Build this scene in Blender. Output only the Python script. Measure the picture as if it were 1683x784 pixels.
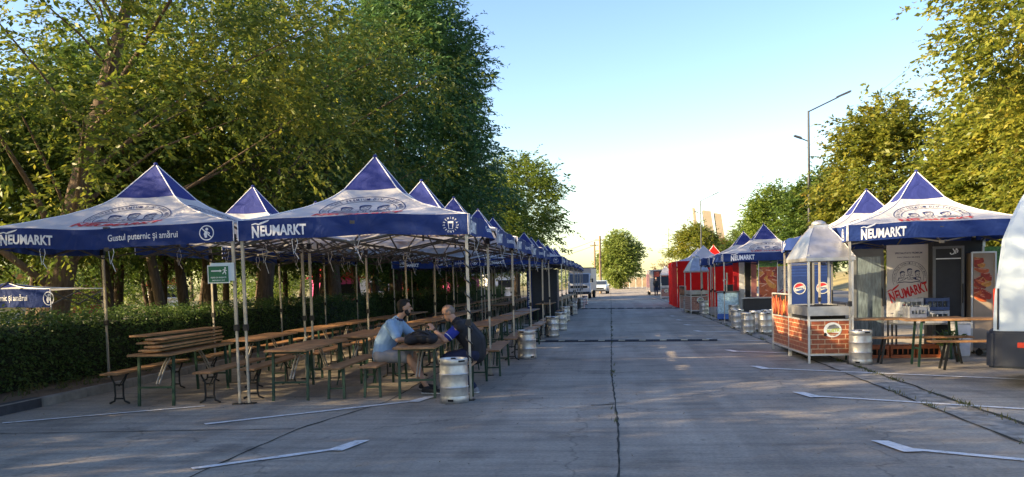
import bpy, bmesh, math, random
import numpy as np
from math import sin, cos, pi, radians, sqrt
from mathutils import Vector, Matrix

random.seed(7)
rng = np.random.default_rng(7)
for o in list(bpy.data.objects):
    bpy.data.objects.remove(o)
SC = bpy.context.scene
COL = SC.collection

# ------------------------------------------------------------------ camera, sky, sun, exposure
YAW, PITCH, ROLL = radians(6.943), radians(3.0), radians(1.5)
Fv = Vector((-sin(YAW) * cos(PITCH), cos(YAW) * cos(PITCH), -sin(PITCH)))
R0 = Vector((cos(YAW), sin(YAW), 0))
U0 = R0.cross(Fv)
Rv = R0 * cos(ROLL) - U0 * sin(ROLL)
Uv = Rv.cross(Fv)
cam_data = bpy.data.cameras.new('camera')
cam = bpy.data.objects.new('camera', cam_data)
COL.objects.link(cam)
cam.matrix_world = Matrix(((Rv.x, Uv.x, -Fv.x, 0), (Rv.y, Uv.y, -Fv.y, 0), (Rv.z, Uv.z, -Fv.z, 1.6), (0, 0, 0, 1)))
cam_data.sensor_fit = 'HORIZONTAL'
cam_data.sensor_width = 36
cam_data.lens = 1340 / 1683 * 36
cam_data.shift_y = 142.48 / 1683
cam_data.clip_start = 0.1
cam_data.clip_end = 3000
SC.camera = cam

SUN_EL = radians(20)
SUN_DIR = Vector((-0.92, -0.39, 0)).normalized()
world = bpy.data.worlds.new('World')
SC.world = world
world.use_nodes = True
wn = world.node_tree
bg = wn.nodes['Background']
sky = wn.nodes.new('ShaderNodeTexSky')
sky.sky_type = 'NISHITA'
sky.sun_disc = False
sky.sun_elevation = SUN_EL
sky.sun_rotation = math.atan2(SUN_DIR.x, SUN_DIR.y)
sky.air_density = 1.0
sky.dust_density = 1.2
sky.ozone_density = 1.5
skyhs = wn.nodes.new('ShaderNodeHueSaturation')
skyhs.inputs['Saturation'].default_value = 1.28
skyhs.inputs['Hue'].default_value = 0.516
wn.links.new(sky.outputs[0], skyhs.inputs['Color'])
wn.links.new(skyhs.outputs[0], bg.inputs[0])
bg.inputs[1].default_value = 0.14

sun_data = bpy.data.lights.new('sun', 'SUN')
sun_data.energy = 5.0
sun_data.angle = radians(0.5)
sun_data.color = (1.0, 0.82, 0.55)
sun = bpy.data.objects.new('sun', sun_data)
COL.objects.link(sun)
sd = Vector((SUN_DIR.x * cos(SUN_EL), SUN_DIR.y * cos(SUN_EL), sin(SUN_EL)))
sun.rotation_euler = sd.to_track_quat('Z', 'Y').to_euler()

SC.view_settings.view_transform = 'Standard'
SC.view_settings.look = 'None'
SC.view_settings.gamma = 1
SC.view_settings.exposure = 1.66
SC.view_settings.use_curve_mapping = False
SC.view_settings.use_white_balance = True
SC.view_settings.white_balance_temperature = 7600
SC.render.engine = 'CYCLES'
SC.cycles.max_bounces = 6
SC.cycles.transparent_max_bounces = 6
SC.cycles.use_denoising = True

# ------------------------------------------------------------------ materials
def newmat(name):
    m = bpy.data.materials.new(name)
    m.use_nodes = True
    nt = m.node_tree
    return m, nt, nt.nodes['Principled BSDF'], nt.nodes, nt.links

def ramp(nodes, stops, interp='LINEAR'):
    r = nodes.new('ShaderNodeValToRGB')
    r.color_ramp.interpolation = interp
    el = r.color_ramp.elements
    while len(el) < len(stops):
        el.new(0.5)
    for e, (p, c) in zip(el, stops):
        e.position = p
        e.color = (*c, 1) if len(c) == 3 else c
    return r

def coords(nodes, links, kind='Object', scale=(1, 1, 1), rot=(0, 0, 0)):
    tc = nodes.new('ShaderNodeTexCoord')
    mp = nodes.new('ShaderNodeMapping')
    mp.inputs['Scale'].default_value = scale
    mp.inputs['Rotation'].default_value = rot
    links.new(tc.outputs[kind], mp.inputs[0])
    return mp.outputs[0]

def noise(nodes, links, vec, scale, detail=4, rough=0.55):
    n = nodes.new('ShaderNodeTexNoise')
    n.inputs['Scale'].default_value = scale
    n.inputs['Detail'].default_value = detail
    n.inputs['Roughness'].default_value = rough
    links.new(vec, n.inputs['Vector'])
    return n.outputs[0]

def mixc(nodes, links, fac, a, b, mode='MIX'):
    x = nodes.new('ShaderNodeMix')
    x.data_type = 'RGBA'
    x.blend_type = mode
    for v, i in ((fac, 0), (a, 6), (b, 7)):
        if isinstance(v, (int, float)):
            x.inputs[i].default_value = v
        elif isinstance(v, tuple):
            x.inputs[i].default_value = (*v, 1)
        else:
            links.new(v, x.inputs[i])
    return x.outputs[2]

def sh(c, k):
    return tuple(min(1, v * k) for v in c)

def mat(name, c, rough=0.6, metal=0.0, nscale=6, amt=0.15, bump=0.0, bscale=40, stretch=(1, 1, 1), rnd=0.0, spec=0.4):
    m, nt, p, N, L = newmat(name)
    vec = coords(N, L, 'Object', stretch)
    r = ramp(N, [(0.3, sh(c, 1 - amt)), (0.7, sh(c, 1 + amt))])
    L.new(noise(N, L, vec, nscale), r.inputs[0])
    out = r.outputs[0]
    if rnd:
        oi = N.new('ShaderNodeObjectInfo')
        hs = N.new('ShaderNodeHueSaturation')
        mr = N.new('ShaderNodeMapRange')
        mr.inputs[3].default_value = 1 - rnd
        mr.inputs[4].default_value = 1 + rnd
        L.new(oi.outputs['Random'], mr.inputs[0])
        L.new(mr.outputs[0], hs.inputs['Value'])
        L.new(out, hs.inputs['Color'])
        out = hs.outputs[0]
    L.new(out, p.inputs['Base Color'])
    p.inputs['Roughness'].default_value = rough
    p.inputs['Metallic'].default_value = metal
    p.inputs['Specular IOR Level'].default_value = spec
    if bump:
        b = N.new('ShaderNodeBump')
        b.inputs['Strength'].default_value = bump
        b.inputs['Distance'].default_value = 0.02
        L.new(noise(N, L, vec, bscale, 3), b.inputs['Height'])
        L.new(b.outputs[0], p.inputs['Normal'])
    return m

def cloth(name, c, trans=0.3, amt=0.08, rough=0.75):
    m, nt, p, N, L = newmat(name)
    vec = coords(N, L)
    r = ramp(N, [(0.3, sh(c, 1 - amt)), (0.7, sh(c, 1 + amt))])
    L.new(noise(N, L, vec, 2.5, 4), r.inputs[0])
    L.new(r.outputs[0], p.inputs['Base Color'])
    p.inputs['Roughness'].default_value = rough
    p.inputs['Specular IOR Level'].default_value = 0.25
    b = N.new('ShaderNodeBump')
    b.inputs['Strength'].default_value = 0.6
    b.inputs['Distance'].default_value = 0.06
    nzt = N.new('ShaderNodeTexNoise'); nzt.inputs['Scale'].default_value = 2.6; nzt.inputs['Detail'].default_value = 4; nzt.inputs['Distortion'].default_value = 1.6
    L.new(vec, nzt.inputs['Vector'])
    L.new(nzt.outputs[0], b.inputs['Height'])
    L.new(b.outputs[0], p.inputs['Normal'])
    t = N.new('ShaderNodeBsdfTranslucent')
    L.new(r.outputs[0], t.inputs[0])
    mx = N.new('ShaderNodeMixShader')
    mx.inputs[0].default_value = trans
    L.new(p.outputs[0], mx.inputs[1])
    L.new(t.outputs[0], mx.inputs[2])
    L.new(mx.outputs[0], N['Material Output'].inputs[0])
    return m

def leafmat(name, stops, trans=0.4):
    m, nt, p, N, L = newmat(name)
    g = N.new('ShaderNodeNewGeometry')
    oi = N.new('ShaderNodeObjectInfo')
    vec = coords(N, L)
    a = N.new('ShaderNodeMath'); a.operation = 'MULTIPLY_ADD'
    L.new(noise(N, L, vec, 0.55, 2), a.inputs[0])
    a.inputs[1].default_value = 1.1
    s2 = N.new('ShaderNodeMath'); s2.operation = 'MULTIPLY_ADD'
    L.new(g.outputs['Random Per Island'], s2.inputs[0])
    s2.inputs[1].default_value = 0.55
    s2.inputs[2].default_value = -0.33
    L.new(s2.outputs[0], a.inputs[2])
    r = ramp(N, stops)
    L.new(a.outputs[0], r.inputs[0])
    hs = N.new('ShaderNodeHueSaturation')
    mr = N.new('ShaderNodeMapRange')
    mr.inputs[3].default_value = 0.85
    mr.inputs[4].default_value = 1.15
    L.new(oi.outputs['Random'], mr.inputs[0])
    L.new(mr.outputs[0], hs.inputs['Value'])
    L.new(r.outputs[0], hs.inputs['Color'])
    L.new(hs.outputs[0], p.inputs['Base Color'])
    p.inputs['Roughness'].default_value = 0.45
    p.inputs['Specular IOR Level'].default_value = 0.35
    t = N.new('ShaderNodeBsdfTranslucent')
    L.new(hs.outputs[0], t.inputs[0])
    mx = N.new('ShaderNodeMixShader')
    mx.inputs[0].default_value = trans
    L.new(p.outputs[0], mx.inputs[1])
    L.new(t.outputs[0], mx.inputs[2])
    L.new(mx.outputs[0], N['Material Output'].inputs[0])
    return m

M = {}
M['blue'] = cloth('tent_blue', (0.028, 0.042, 0.2), 0.2, 0.14)
M['navy'] = cloth('valance_blue', (0.012, 0.036, 0.16), 0.1, 0.18)
M['white'] = cloth('tent_white', (0.66, 0.65, 0.66), 0.36, 0.08)
M['red'] = cloth('tent_red', (0.78, 0.013, 0.01), 0.3, 0.1)
M['print_white'] = mat('print_white', (0.72, 0.74, 0.78), 0.7, amt=0.04)
M['print_navy'] = mat('print_navy', (0.015, 0.03, 0.11), 0.7, amt=0.04)
M['print_red'] = mat('print_red', (0.5, 0.012, 0.02), 0.7, amt=0.04)
M['piping'] = mat('piping', (0.7, 0.7, 0.74), 0.7, amt=0.04)
M['pole'] = mat('pole_metal', (0.42, 0.39, 0.34), 0.45, 0.5, nscale=9, amt=0.15)
M['frame'] = mat('frame_metal', (0.07, 0.068, 0.065), 0.5, 0.3, amt=0.2)
M['black'] = mat('black_plastic', (0.018, 0.018, 0.02), 0.5, amt=0.2)
M['greenmetal'] = mat('green_metal', (0.012, 0.045, 0.028), 0.45, 0.0, amt=0.25)
M['darkmetal'] = mat('dark_iron', (0.02, 0.02, 0.02), 0.5, 0.3, amt=0.25)
M['steel'] = mat('keg_steel', (0.5, 0.49, 0.47), 0.42, 0.75, nscale=9, amt=0.22, bump=0.08, bscale=30)
M['sheet'] = mat('sheet_steel', (0.46, 0.46, 0.46), 0.38, 0.65, nscale=5, amt=0.2, bump=0.15, bscale=6)
M['lightsteel'] = mat('light_post', (0.62, 0.62, 0.6), 0.35, 0.5, amt=0.1)
M['hole'] = mat('dark_hole', (0.01, 0.01, 0.01), 0.8)
M['vanwhite'] = mat('van_white', (0.46, 0.55, 0.63), 0.22, nscale=2, amt=0.03, spec=0.5)
M['vantrim'] = mat('van_trim', (0.022, 0.028, 0.042), 0.55, amt=0.1)
M['tyre'] = mat('tyre', (0.02, 0.02, 0.02), 0.85)
M['glass'] = mat('dark_glass', (0.03, 0.04, 0.05), 0.06, amt=0.1, spec=0.8)
M['reflector'] = mat('red_reflector', (0.6, 0.04, 0.02), 0.3)
M['lamp_glass'] = mat('headlight', (0.7, 0.7, 0.7), 0.1, spec=0.8)
M['creamtruck'] = mat('cream_truck', (0.6, 0.5, 0.42), 0.5, nscale=1, amt=0.06)
M['trucktop'] = mat('truck_front', (0.55, 0.57, 0.6), 0.5, amt=0.06)
M['skin'] = mat('skin', (0.42, 0.23, 0.155), 0.55, nscale=20, amt=0.1)
M['hairdark'] = mat('hair_dark', (0.015, 0.011, 0.009), 0.7, nscale=60, amt=0.4, bump=0.4, bscale=120)
M['hairgrey'] = mat('hair_grey', (0.2, 0.16, 0.135), 0.8, nscale=60, amt=0.2)
M['shirtblue'] = mat('shirt_light_blue', (0.24, 0.38, 0.55), 0.85, nscale=9, amt=0.12, bump=0.4, bscale=14)
M['collar'] = mat('collar_navy', (0.03, 0.04, 0.09), 0.85)
M['shortsgrey'] = mat('shorts_grey', (0.22, 0.22, 0.24), 0.85, nscale=9, amt=0.12, bump=0.3, bscale=14)
M['royal'] = mat('shirt_royal', (0.012, 0.028, 0.24), 0.85, nscale=9, amt=0.15, bump=0.3, bscale=14)
M['vest'] = mat('vest_black', (0.014, 0.015, 0.02), 0.8, nscale=9, amt=0.2, bump=0.4, bscale=12)
M['jeans'] = mat('jeans_navy', (0.015, 0.02, 0.05), 0.85, nscale=20, amt=0.2)
M['shoe'] = mat('shoe_dark', (0.02, 0.02, 0.025), 0.7)
M['sole'] = mat('sole_white', (0.55, 0.55, 0.55), 0.7)
M['bag'] = mat('bag_black', (0.014, 0.016, 0.024), 0.75, nscale=12, amt=0.2, bump=0.5, bscale=10)
M['signgreen'] = mat('sign_green', (0.008, 0.12, 0.06), 0.4, amt=0.06)
M['signwhite'] = mat('sign_white', (0.6, 0.66, 0.66), 0.5, amt=0.05)
M['rubber'] = mat('rubber_black', (0.02, 0.02, 0.022), 0.75, amt=0.3)
M['bumpyellow'] = mat('bump_yellow', (0.5, 0.45, 0.3), 0.7, amt=0.3)
M['pepsiblue'] = mat('cooler_blue', (0.008, 0.025, 0.12), 0.35, amt=0.1)
M['logored'] = mat('logo_red', (0.6, 0.02, 0.03), 0.5)
M['logoblue'] = mat('logo_blue', (0.012, 0.04, 0.18), 0.5)
M['lamppost'] = mat('lamp_post', (0.06, 0.065, 0.075), 0.5, 0.2, amt=0.1)
M['concretewall'] = mat('pylon_concrete', (0.3, 0.255, 0.2), 0.9, nscale=0.4, amt=0.1)
M['woodpole'] = mat('wood_pole', (0.2, 0.14, 0.09), 0.9, nscale=3, amt=0.25)
M['fencewood'] = mat('fence_wood', (0.3, 0.23, 0.17), 0.9, nscale=2, amt=0.25)
M['cyan'] = mat('counter_cyan', (0.35, 0.55, 0.66), 0.4, nscale=18, amt=0.28)
M['counterblue'] = mat('counter_blue', (0.015, 0.1, 0.42), 0.4, amt=0.2)
M['yellowgreen'] = mat('logo_lime', (0.42, 0.5, 0.04), 0.5)
M['cratewhite'] = mat('crate_white', (0.34, 0.36, 0.39), 0.5, nscale=14, amt=0.25)
M['crateblue'] = mat('crate_blue', (0.04, 0.07, 0.16), 0.5, amt=0.15)
M['crateorange'] = mat('crate_orange', (0.42, 0.12, 0.05), 0.55, amt=0.2)
M['bluetrolley'] = mat('trolley_grey', (0.12, 0.13, 0.14), 0.5)
M['kiosk_red'] = mat('kiosk_red', (0.55, 0.02, 0.03), 0.5)
M['kiosk_pink'] = mat('kiosk_pink', (0.6, 0.08, 0.25), 0.5)
M['kiosk_orange'] = mat('kiosk_orange', (0.6, 0.25, 0.08), 0.6)
M['kiosk_white'] = mat('kiosk_white', (0.66, 0.66, 0.68), 0.5)
M['pinktruck'] = mat('stall_pink', (0.5, 0.2, 0.2), 0.5, nscale=3, amt=0.2)
M['kerbstone'] = mat('kerbstone', (0.2, 0.185, 0.165), 0.9, nscale=5, amt=0.25, bump=0.4, bscale=30)
M['kerbblack'] = mat('kerb_black', (0.035, 0.036, 0.042), 0.8, nscale=5, amt=0.35, bump=0.3, bscale=30)
M['bark'] = mat('bark', (0.085, 0.06, 0.042), 0.95, nscale=7, amt=0.4, bump=0.9, bscale=18, stretch=(2.5, 2.5, 0.5))
M['barklight'] = mat('bark_light', (0.12, 0.085, 0.06), 0.95, nscale=6, amt=0.35, bump=0.9, bscale=16, stretch=(2.5, 2.5, 0.5))
M['string'] = mat('string_white', (0.6, 0.6, 0.6), 0.8)
M['wire'] = mat('wire', (0.04, 0.04, 0.045), 0.7)

M['leaf_yellow'] = leafmat('leaf_yellow', [(0.05, (0.045, 0.085, 0.017)), (0.4, (0.1, 0.148, 0.025)), (0.7, (0.2, 0.22, 0.035)), (1, (0.36, 0.32, 0.045))], 0.52)
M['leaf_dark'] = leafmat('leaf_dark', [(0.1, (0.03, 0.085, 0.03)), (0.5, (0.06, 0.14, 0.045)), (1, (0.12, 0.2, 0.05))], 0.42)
M['leaf_light'] = leafmat('leaf_light', [(0.1, (0.07, 0.12, 0.02)), (0.5, (0.13, 0.19, 0.03)), (1, (0.22, 0.26, 0.04))], 0.5)
M['leaf_gold'] = leafmat('leaf_gold', [(0.05, (0.07, 0.12, 0.022)), (0.4, (0.18, 0.215, 0.034)), (0.78, (0.3, 0.29, 0.045)), (1, (0.36, 0.24, 0.04))], 0.48)
M['leaf_poplar'] = leafmat('leaf_poplar', [(0.1, (0.13, 0.2, 0.045)), (0.5, (0.22, 0.29, 0.07)), (1, (0.32, 0.36, 0.09))], 0.5)
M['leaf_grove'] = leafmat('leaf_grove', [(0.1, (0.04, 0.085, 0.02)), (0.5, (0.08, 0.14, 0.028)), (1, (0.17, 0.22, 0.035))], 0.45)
M['leaf_rust'] = leafmat('leaf_rust', [(0.1, (0.12, 0.07, 0.02)), (0.5, (0.22, 0.11, 0.03)), (1, (0.28, 0.1, 0.03))], 0.35)
M['leaf_hedge'] = leafmat('leaf_hedge', [(0.1, (0.042, 0.09, 0.026)), (0.5, (0.075, 0.14, 0.038)), (1, (0.14, 0.2, 0.055))], 0.4)
M['grass'] = leafmat('grass_blades', [(0.1, (0.05, 0.07, 0.015)), (0.6, (0.08, 0.1, 0.025)), (1, (0.2, 0.16, 0.06))], 0.3)
M['straw'] = leafmat('dry_leaf', [(0.1, (0.1, 0.065, 0.03)), (0.6, (0.17, 0.11, 0.05)), (1, (0.25, 0.18, 0.09))], 0.2)

def wood_mat(name, c1, c2, c3):
    m, nt, p, N, L = newmat(name)
    vec = coords(N, L, 'Object', (9, 0.7, 9))
    r = ramp(N, [(0.25, c1), (0.5, c2), (0.8, c3)])
    L.new(noise(N, L, vec, 2.2, 6, 0.6), r.inputs[0])
    oi = N.new('ShaderNodeObjectInfo')
    hs = N.new('ShaderNodeHueSaturation')
    mr = N.new('ShaderNodeMapRange')
    mr.inputs[3].default_value = 0.7
    mr.inputs[4].default_value = 1.25
    L.new(oi.outputs['Random'], mr.inputs[0])
    L.new(mr.outputs[0], hs.inputs['Value'])
    L.new(r.outputs[0], hs.inputs['Color'])
    v2 = coords(N, L)
    st = ramp(N, [(0.35, (0.62, 0.62, 0.62)), (0.6, (1.0, 1.0, 1.0))])
    L.new(noise(N, L, v2, 3.5, 5), st.inputs[0])
    L.new(mixc(N, L, 1.0, hs.outputs[0], st.outputs[0], 'MULTIPLY'), p.inputs['Base Color'])
    p.inputs['Roughness'].default_value = 0.5
    return m
M['wood'] = wood_mat('bench_wood', (0.24, 0.112, 0.048), (0.36, 0.185, 0.085), (0.47, 0.28, 0.145))

def concrete_mat():
    m, nt, p, N, L = newmat('concrete_lot')
    vec = coords(N, L)
    big = ramp(N, [(0.3, (0.265, 0.228, 0.18)), (0.52, (0.345, 0.3, 0.24)), (0.75, (0.42, 0.368, 0.295))])
    L.new(noise(N, L, vec, 0.35, 6, 0.6), big.inputs[0])
    fine = ramp(N, [(0.3, (0.68, 0.68, 0.68)), (0.55, (1, 1, 1)), (0.75, (1.22, 1.21, 1.19))])
    L.new(noise(N, L, vec, 26, 5, 0.7), fine.inputs[0])
    c = mixc(N, L, 1.0, big.outputs[0], fine.outputs[0], 'MULTIPLY')
    # brushed streaks across the slabs and worn patches
    v2 = coords(N, L, 'Object', (0.35, 3.2, 1), (0, 0, 0.12))
    stv = ramp(N, [(0.36, (0.74, 0.74, 0.75)), (0.52, (1, 1, 1)), (0.68, (1.16, 1.15, 1.12))])
    L.new(noise(N, L, v2, 1.6, 6, 0.65), stv.inputs[0])
    c = mixc(N, L, 1.0, c, stv.outputs[0], 'MULTIPLY')
    v3 = coords(N, L, 'Object', (1.5, 0.07, 1), (0, 0, 0.02))
    ty = ramp(N, [(0.4, (0.8, 0.8, 0.8)), (0.55, (1, 1, 1)), (0.7, (1.08, 1.08, 1.07))])
    L.new(noise(N, L, v3, 1.0, 4, 0.6), ty.inputs[0])
    c = mixc(N, L, 1.0, c, ty.outputs[0], 'MULTIPLY')
    v4 = coords(N, L)
    ck = N.new('ShaderNodeTexVoronoi'); ck.feature = 'DISTANCE_TO_EDGE'; ck.inputs['Scale'].default_value = 0.28
    wob = N.new('ShaderNodeVectorMath'); wob.operation = 'ADD'
    nzc = N.new('ShaderNodeTexNoise'); nzc.inputs['Scale'].default_value = 1.6; nzc.inputs['Detail'].default_value = 5
    L.new(v4, nzc.inputs['Vector']); L.new(v4, wob.inputs[0]); L.new(nzc.outputs['Color'], wob.inputs[1]); L.new(wob.outputs[0], ck.inputs['Vector'])
    cr = ramp(N, [(0.0, (0.5, 0.49, 0.47)), (0.006, (1, 1, 1))])
    L.new(ck.outputs['Distance'], cr.inputs[0])
    c = mixc(N, L, 0.75, c, cr.outputs[0], 'MULTIPLY')
    # slab to slab tone
    bt = N.new('ShaderNodeTexBrick')
    bt.inputs['Scale'].default_value = 1
    bt.inputs['Brick Width'].default_value = 3.6
    bt.inputs['Row Height'].default_value = 4.2
    bt.inputs['Mortar Size'].default_value = 0.0
    bt.inputs['Color1'].default_value = (0.88, 0.88, 0.88, 1)
    bt.inputs['Color2'].default_value = (1.06, 1.06, 1.06, 1)
    L.new(vec, bt.inputs['Vector'])
    c = mixc(N, L, 1.0, c, bt.outputs[0], 'MULTIPLY')
    # dark spots (oil, gum, pits)
    vo = N.new('ShaderNodeTexVoronoi')
    vo.inputs['Scale'].default_value = 2.4
    L.new(vec, vo.inputs['Vector'])
    sp = ramp(N, [(0.03, (0.45, 0.44, 0.43)), (0.09, (1, 1, 1))])
    L.new(vo.outputs['Distance'], sp.inputs[0])
    c = mixc(N, L, 1.0, c, sp.outputs[0], 'MULTIPLY')
    st = ramp(N, [(0.55, (1, 1, 1)), (0.7, (0.58, 0.57, 0.56))])
    L.new(noise(N, L, vec, 1.1, 3, 0.5), st.inputs[0])
    c = mixc(N, L, 0.8, c, st.outputs[0], 'MULTIPLY')
    L.new(c, p.inputs['Base Color'])
    p.inputs['Roughness'].default_value = 0.82
    b = N.new('ShaderNodeBump')
    b.inputs['Strength'].default_value = 0.45
    b.inputs['Distance'].default_value = 0.01
    L.new(noise(N, L, vec, 60, 4, 0.7), b.inputs['Height'])
    L.new(b.outputs[0], p.inputs['Normal'])
    return m
M['concrete'] = concrete_mat()
M['earth'] = mat('earth', (0.12, 0.085, 0.055), 0.95, nscale=2.5, amt=0.45, bump=0.8, bscale=20)
M['forestfloor'] = mat('forest_floor', (0.09, 0.085, 0.04), 0.95, nscale=0.8, amt=0.45, bump=0.8, bscale=10)
M['drygrass'] = mat('dry_grass', (0.23, 0.19, 0.075), 0.95, nscale=0.5, amt=0.35, bump=0.8, bscale=8)
M['asphalt'] = mat('asphalt', (0.085, 0.085, 0.088), 0.85, nscale=1.2, amt=0.2, bump=0.3, bscale=60)
M['pave'] = mat('pavement', (0.24, 0.22, 0.2), 0.9, nscale=1.5, amt=0.2)
M['gutter'] = mat('gutter_rubble', (0.25, 0.235, 0.205), 0.95, nscale=5, amt=0.5, bump=1.0, bscale=16)
M['joint'] = mat('joint_dark', (0.025, 0.026, 0.02), 0.95, nscale=8, amt=0.5)

def paint_mat():
    m, nt, p, N, L = newmat('worn_paint')
    vec = coords(N, L)
    r = ramp(N, [(0.34, (0.34, 0.32, 0.29)), (0.48, (0.66, 0.65, 0.62)), (0.8, (0.78, 0.77, 0.74))])
    L.new(noise(N, L, vec, 9, 6, 0.75), r.inputs[0])
    L.new(r.outputs[0], p.inputs['Base Color'])
    p.inputs['Roughness'].default_value = 0.8
    tr = N.new('ShaderNodeBsdfTransparent')
    mx = N.new('ShaderNodeMixShader')
    a1 = ramp(N, [(0.24, (0, 0, 0)), (0.37, (1, 1, 1))])
    L.new(noise(N, L, vec, 22, 7, 0.8), a1.inputs[0])
    L.new(a1.outputs[0], mx.inputs[0]); L.new(tr.outputs[0], mx.inputs[1]); L.new(p.outputs[0], mx.inputs[2])
    L.new(mx.outputs[0], N['Material Output'].inputs[0])
    return m
M['paint'] = paint_mat()

def brick_mat(name, c1, c2, mort):
    m, nt, p, N, L = newmat(name)
    tc = N.new('ShaderNodeTexCoord')
    sx = N.new('ShaderNodeSeparateXYZ')
    L.new(tc.outputs['Object'], sx.inputs[0])
    ad = N.new('ShaderNodeMath'); ad.operation = 'ADD'
    L.new(sx.outputs[0], ad.inputs[0]); L.new(sx.outputs[1], ad.inputs[1])
    cb = N.new('ShaderNodeCombineXYZ')
    L.new(ad.outputs[0], cb.inputs[0]); L.new(sx.outputs[2], cb.inputs[1])
    bt = N.new('ShaderNodeTexBrick')
    bt.inputs['Scale'].default_value = 1
    bt.inputs['Brick Width'].default_value = 0.24
    bt.inputs['Row Height'].default_value = 0.086
    bt.inputs['Mortar Size'].default_value = 0.007
    bt.inputs['Color1'].default_value = (*c1, 1)
    bt.inputs['Color2'].default_value = (*c2, 1)
    bt.inputs['Mortar'].default_value = (*mort, 1)
    L.new(cb.outputs[0], bt.inputs['Vector'])
    nz = ramp(N, [(0.3, (0.65, 0.65, 0.65)), (0.7, (1.25, 1.2, 1.2))])
    L.new(noise(N, L, cb.outputs[0], 14, 5), nz.inputs[0])
    L.new(mixc(N, L, 1.0, bt.outputs[0], nz.outputs[0], 'MULTIPLY'), p.inputs['Base Color'])
    p.inputs['Roughness'].default_value = 0.4
    return m
M['brick'] = brick_mat('printed_brick', (0.35, 0.09, 0.036), (0.25, 0.065, 0.03), (0.52, 0.38, 0.24))
M['brickpale'] = brick_mat('printed_brick_pale', (0.34, 0.15, 0.11), (0.27, 0.11, 0.08), (0.5, 0.36, 0.28))

def food_mat(name, stops, scale=(3, 3, 3), ns=2.0, dist=2.5):
    m, nt, p, N, L = newmat(name)
    vec = coords(N, L, 'Object', scale)
    n = N.new('ShaderNodeTexNoise')
    n.inputs['Scale'].default_value = ns
    n.inputs['Detail'].default_value = 5
    n.inputs['Distortion'].default_value = dist
    L.new(vec, n.inputs['Vector'])
    r = ramp(N, stops)
    L.new(n.outputs[0], r.inputs[0])
    L.new(r.outputs[0], p.inputs['Base Color'])
    p.inputs['Roughness'].default_value = 0.35
    return m
M['meat'] = food_mat('meat_print', [(0.25, (0.06, 0.015, 0.01)), (0.42, (0.3, 0.05, 0.025)), (0.55, (0.42, 0.13, 0.08)), (0.68, (0.5, 0.22, 0.08)), (0.8, (0.55, 0.42, 0.25))], (1.6, 1.6, 3.2))
M['meatred'] = food_mat('meat_print_red', [(0.3, (0.12, 0.015, 0.01)), (0.48, (0.4, 0.045, 0.025)), (0.62, (0.55, 0.1, 0.05)), (0.8, (0.6, 0.3, 0.16))], (1.5, 1.5, 2.5))
M['sausage'] = food_mat('sausage_print', [(0.3, (0.02, 0.015, 0.01)), (0.42, (0.3, 0.05, 0.02)), (0.52, (0.5, 0.22, 0.03)), (0.62, (0.12, 0.12, 0.03)), (0.75, (0.6, 0.5, 0.3))], (6, 6, 1.2), 1.6, 0.8)
M['herbs'] = food_mat('herb_print', [(0.3, (0.01, 0.05, 0.01)), (0.5, (0.04, 0.16, 0.02)), (0.75, (0.14, 0.3, 0.05))], (3, 3, 3))
M['posterpale'] = mat('poster_pale', (0.3, 0.235, 0.18), 0.5, nscale=4, amt=0.12)
M['coolerglass'] = mat('cooler_glass', (0.12, 0.16, 0.18), 0.08, nscale=5, amt=0.5, spec=0.8, stretch=(6, 6, 1))

def glass_clear():
    m, nt, p, N, L = newmat('clear_glass')
    p.inputs['Base Color'].default_value = (0.85, 0.9, 0.92, 1)
    p.inputs['Roughness'].default_value = 0.03
    p.inputs['Transmission Weight'].default_value = 0.95
    p.inputs['IOR'].default_value = 1.15
    return m
M['clear'] = glass_clear()

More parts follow.
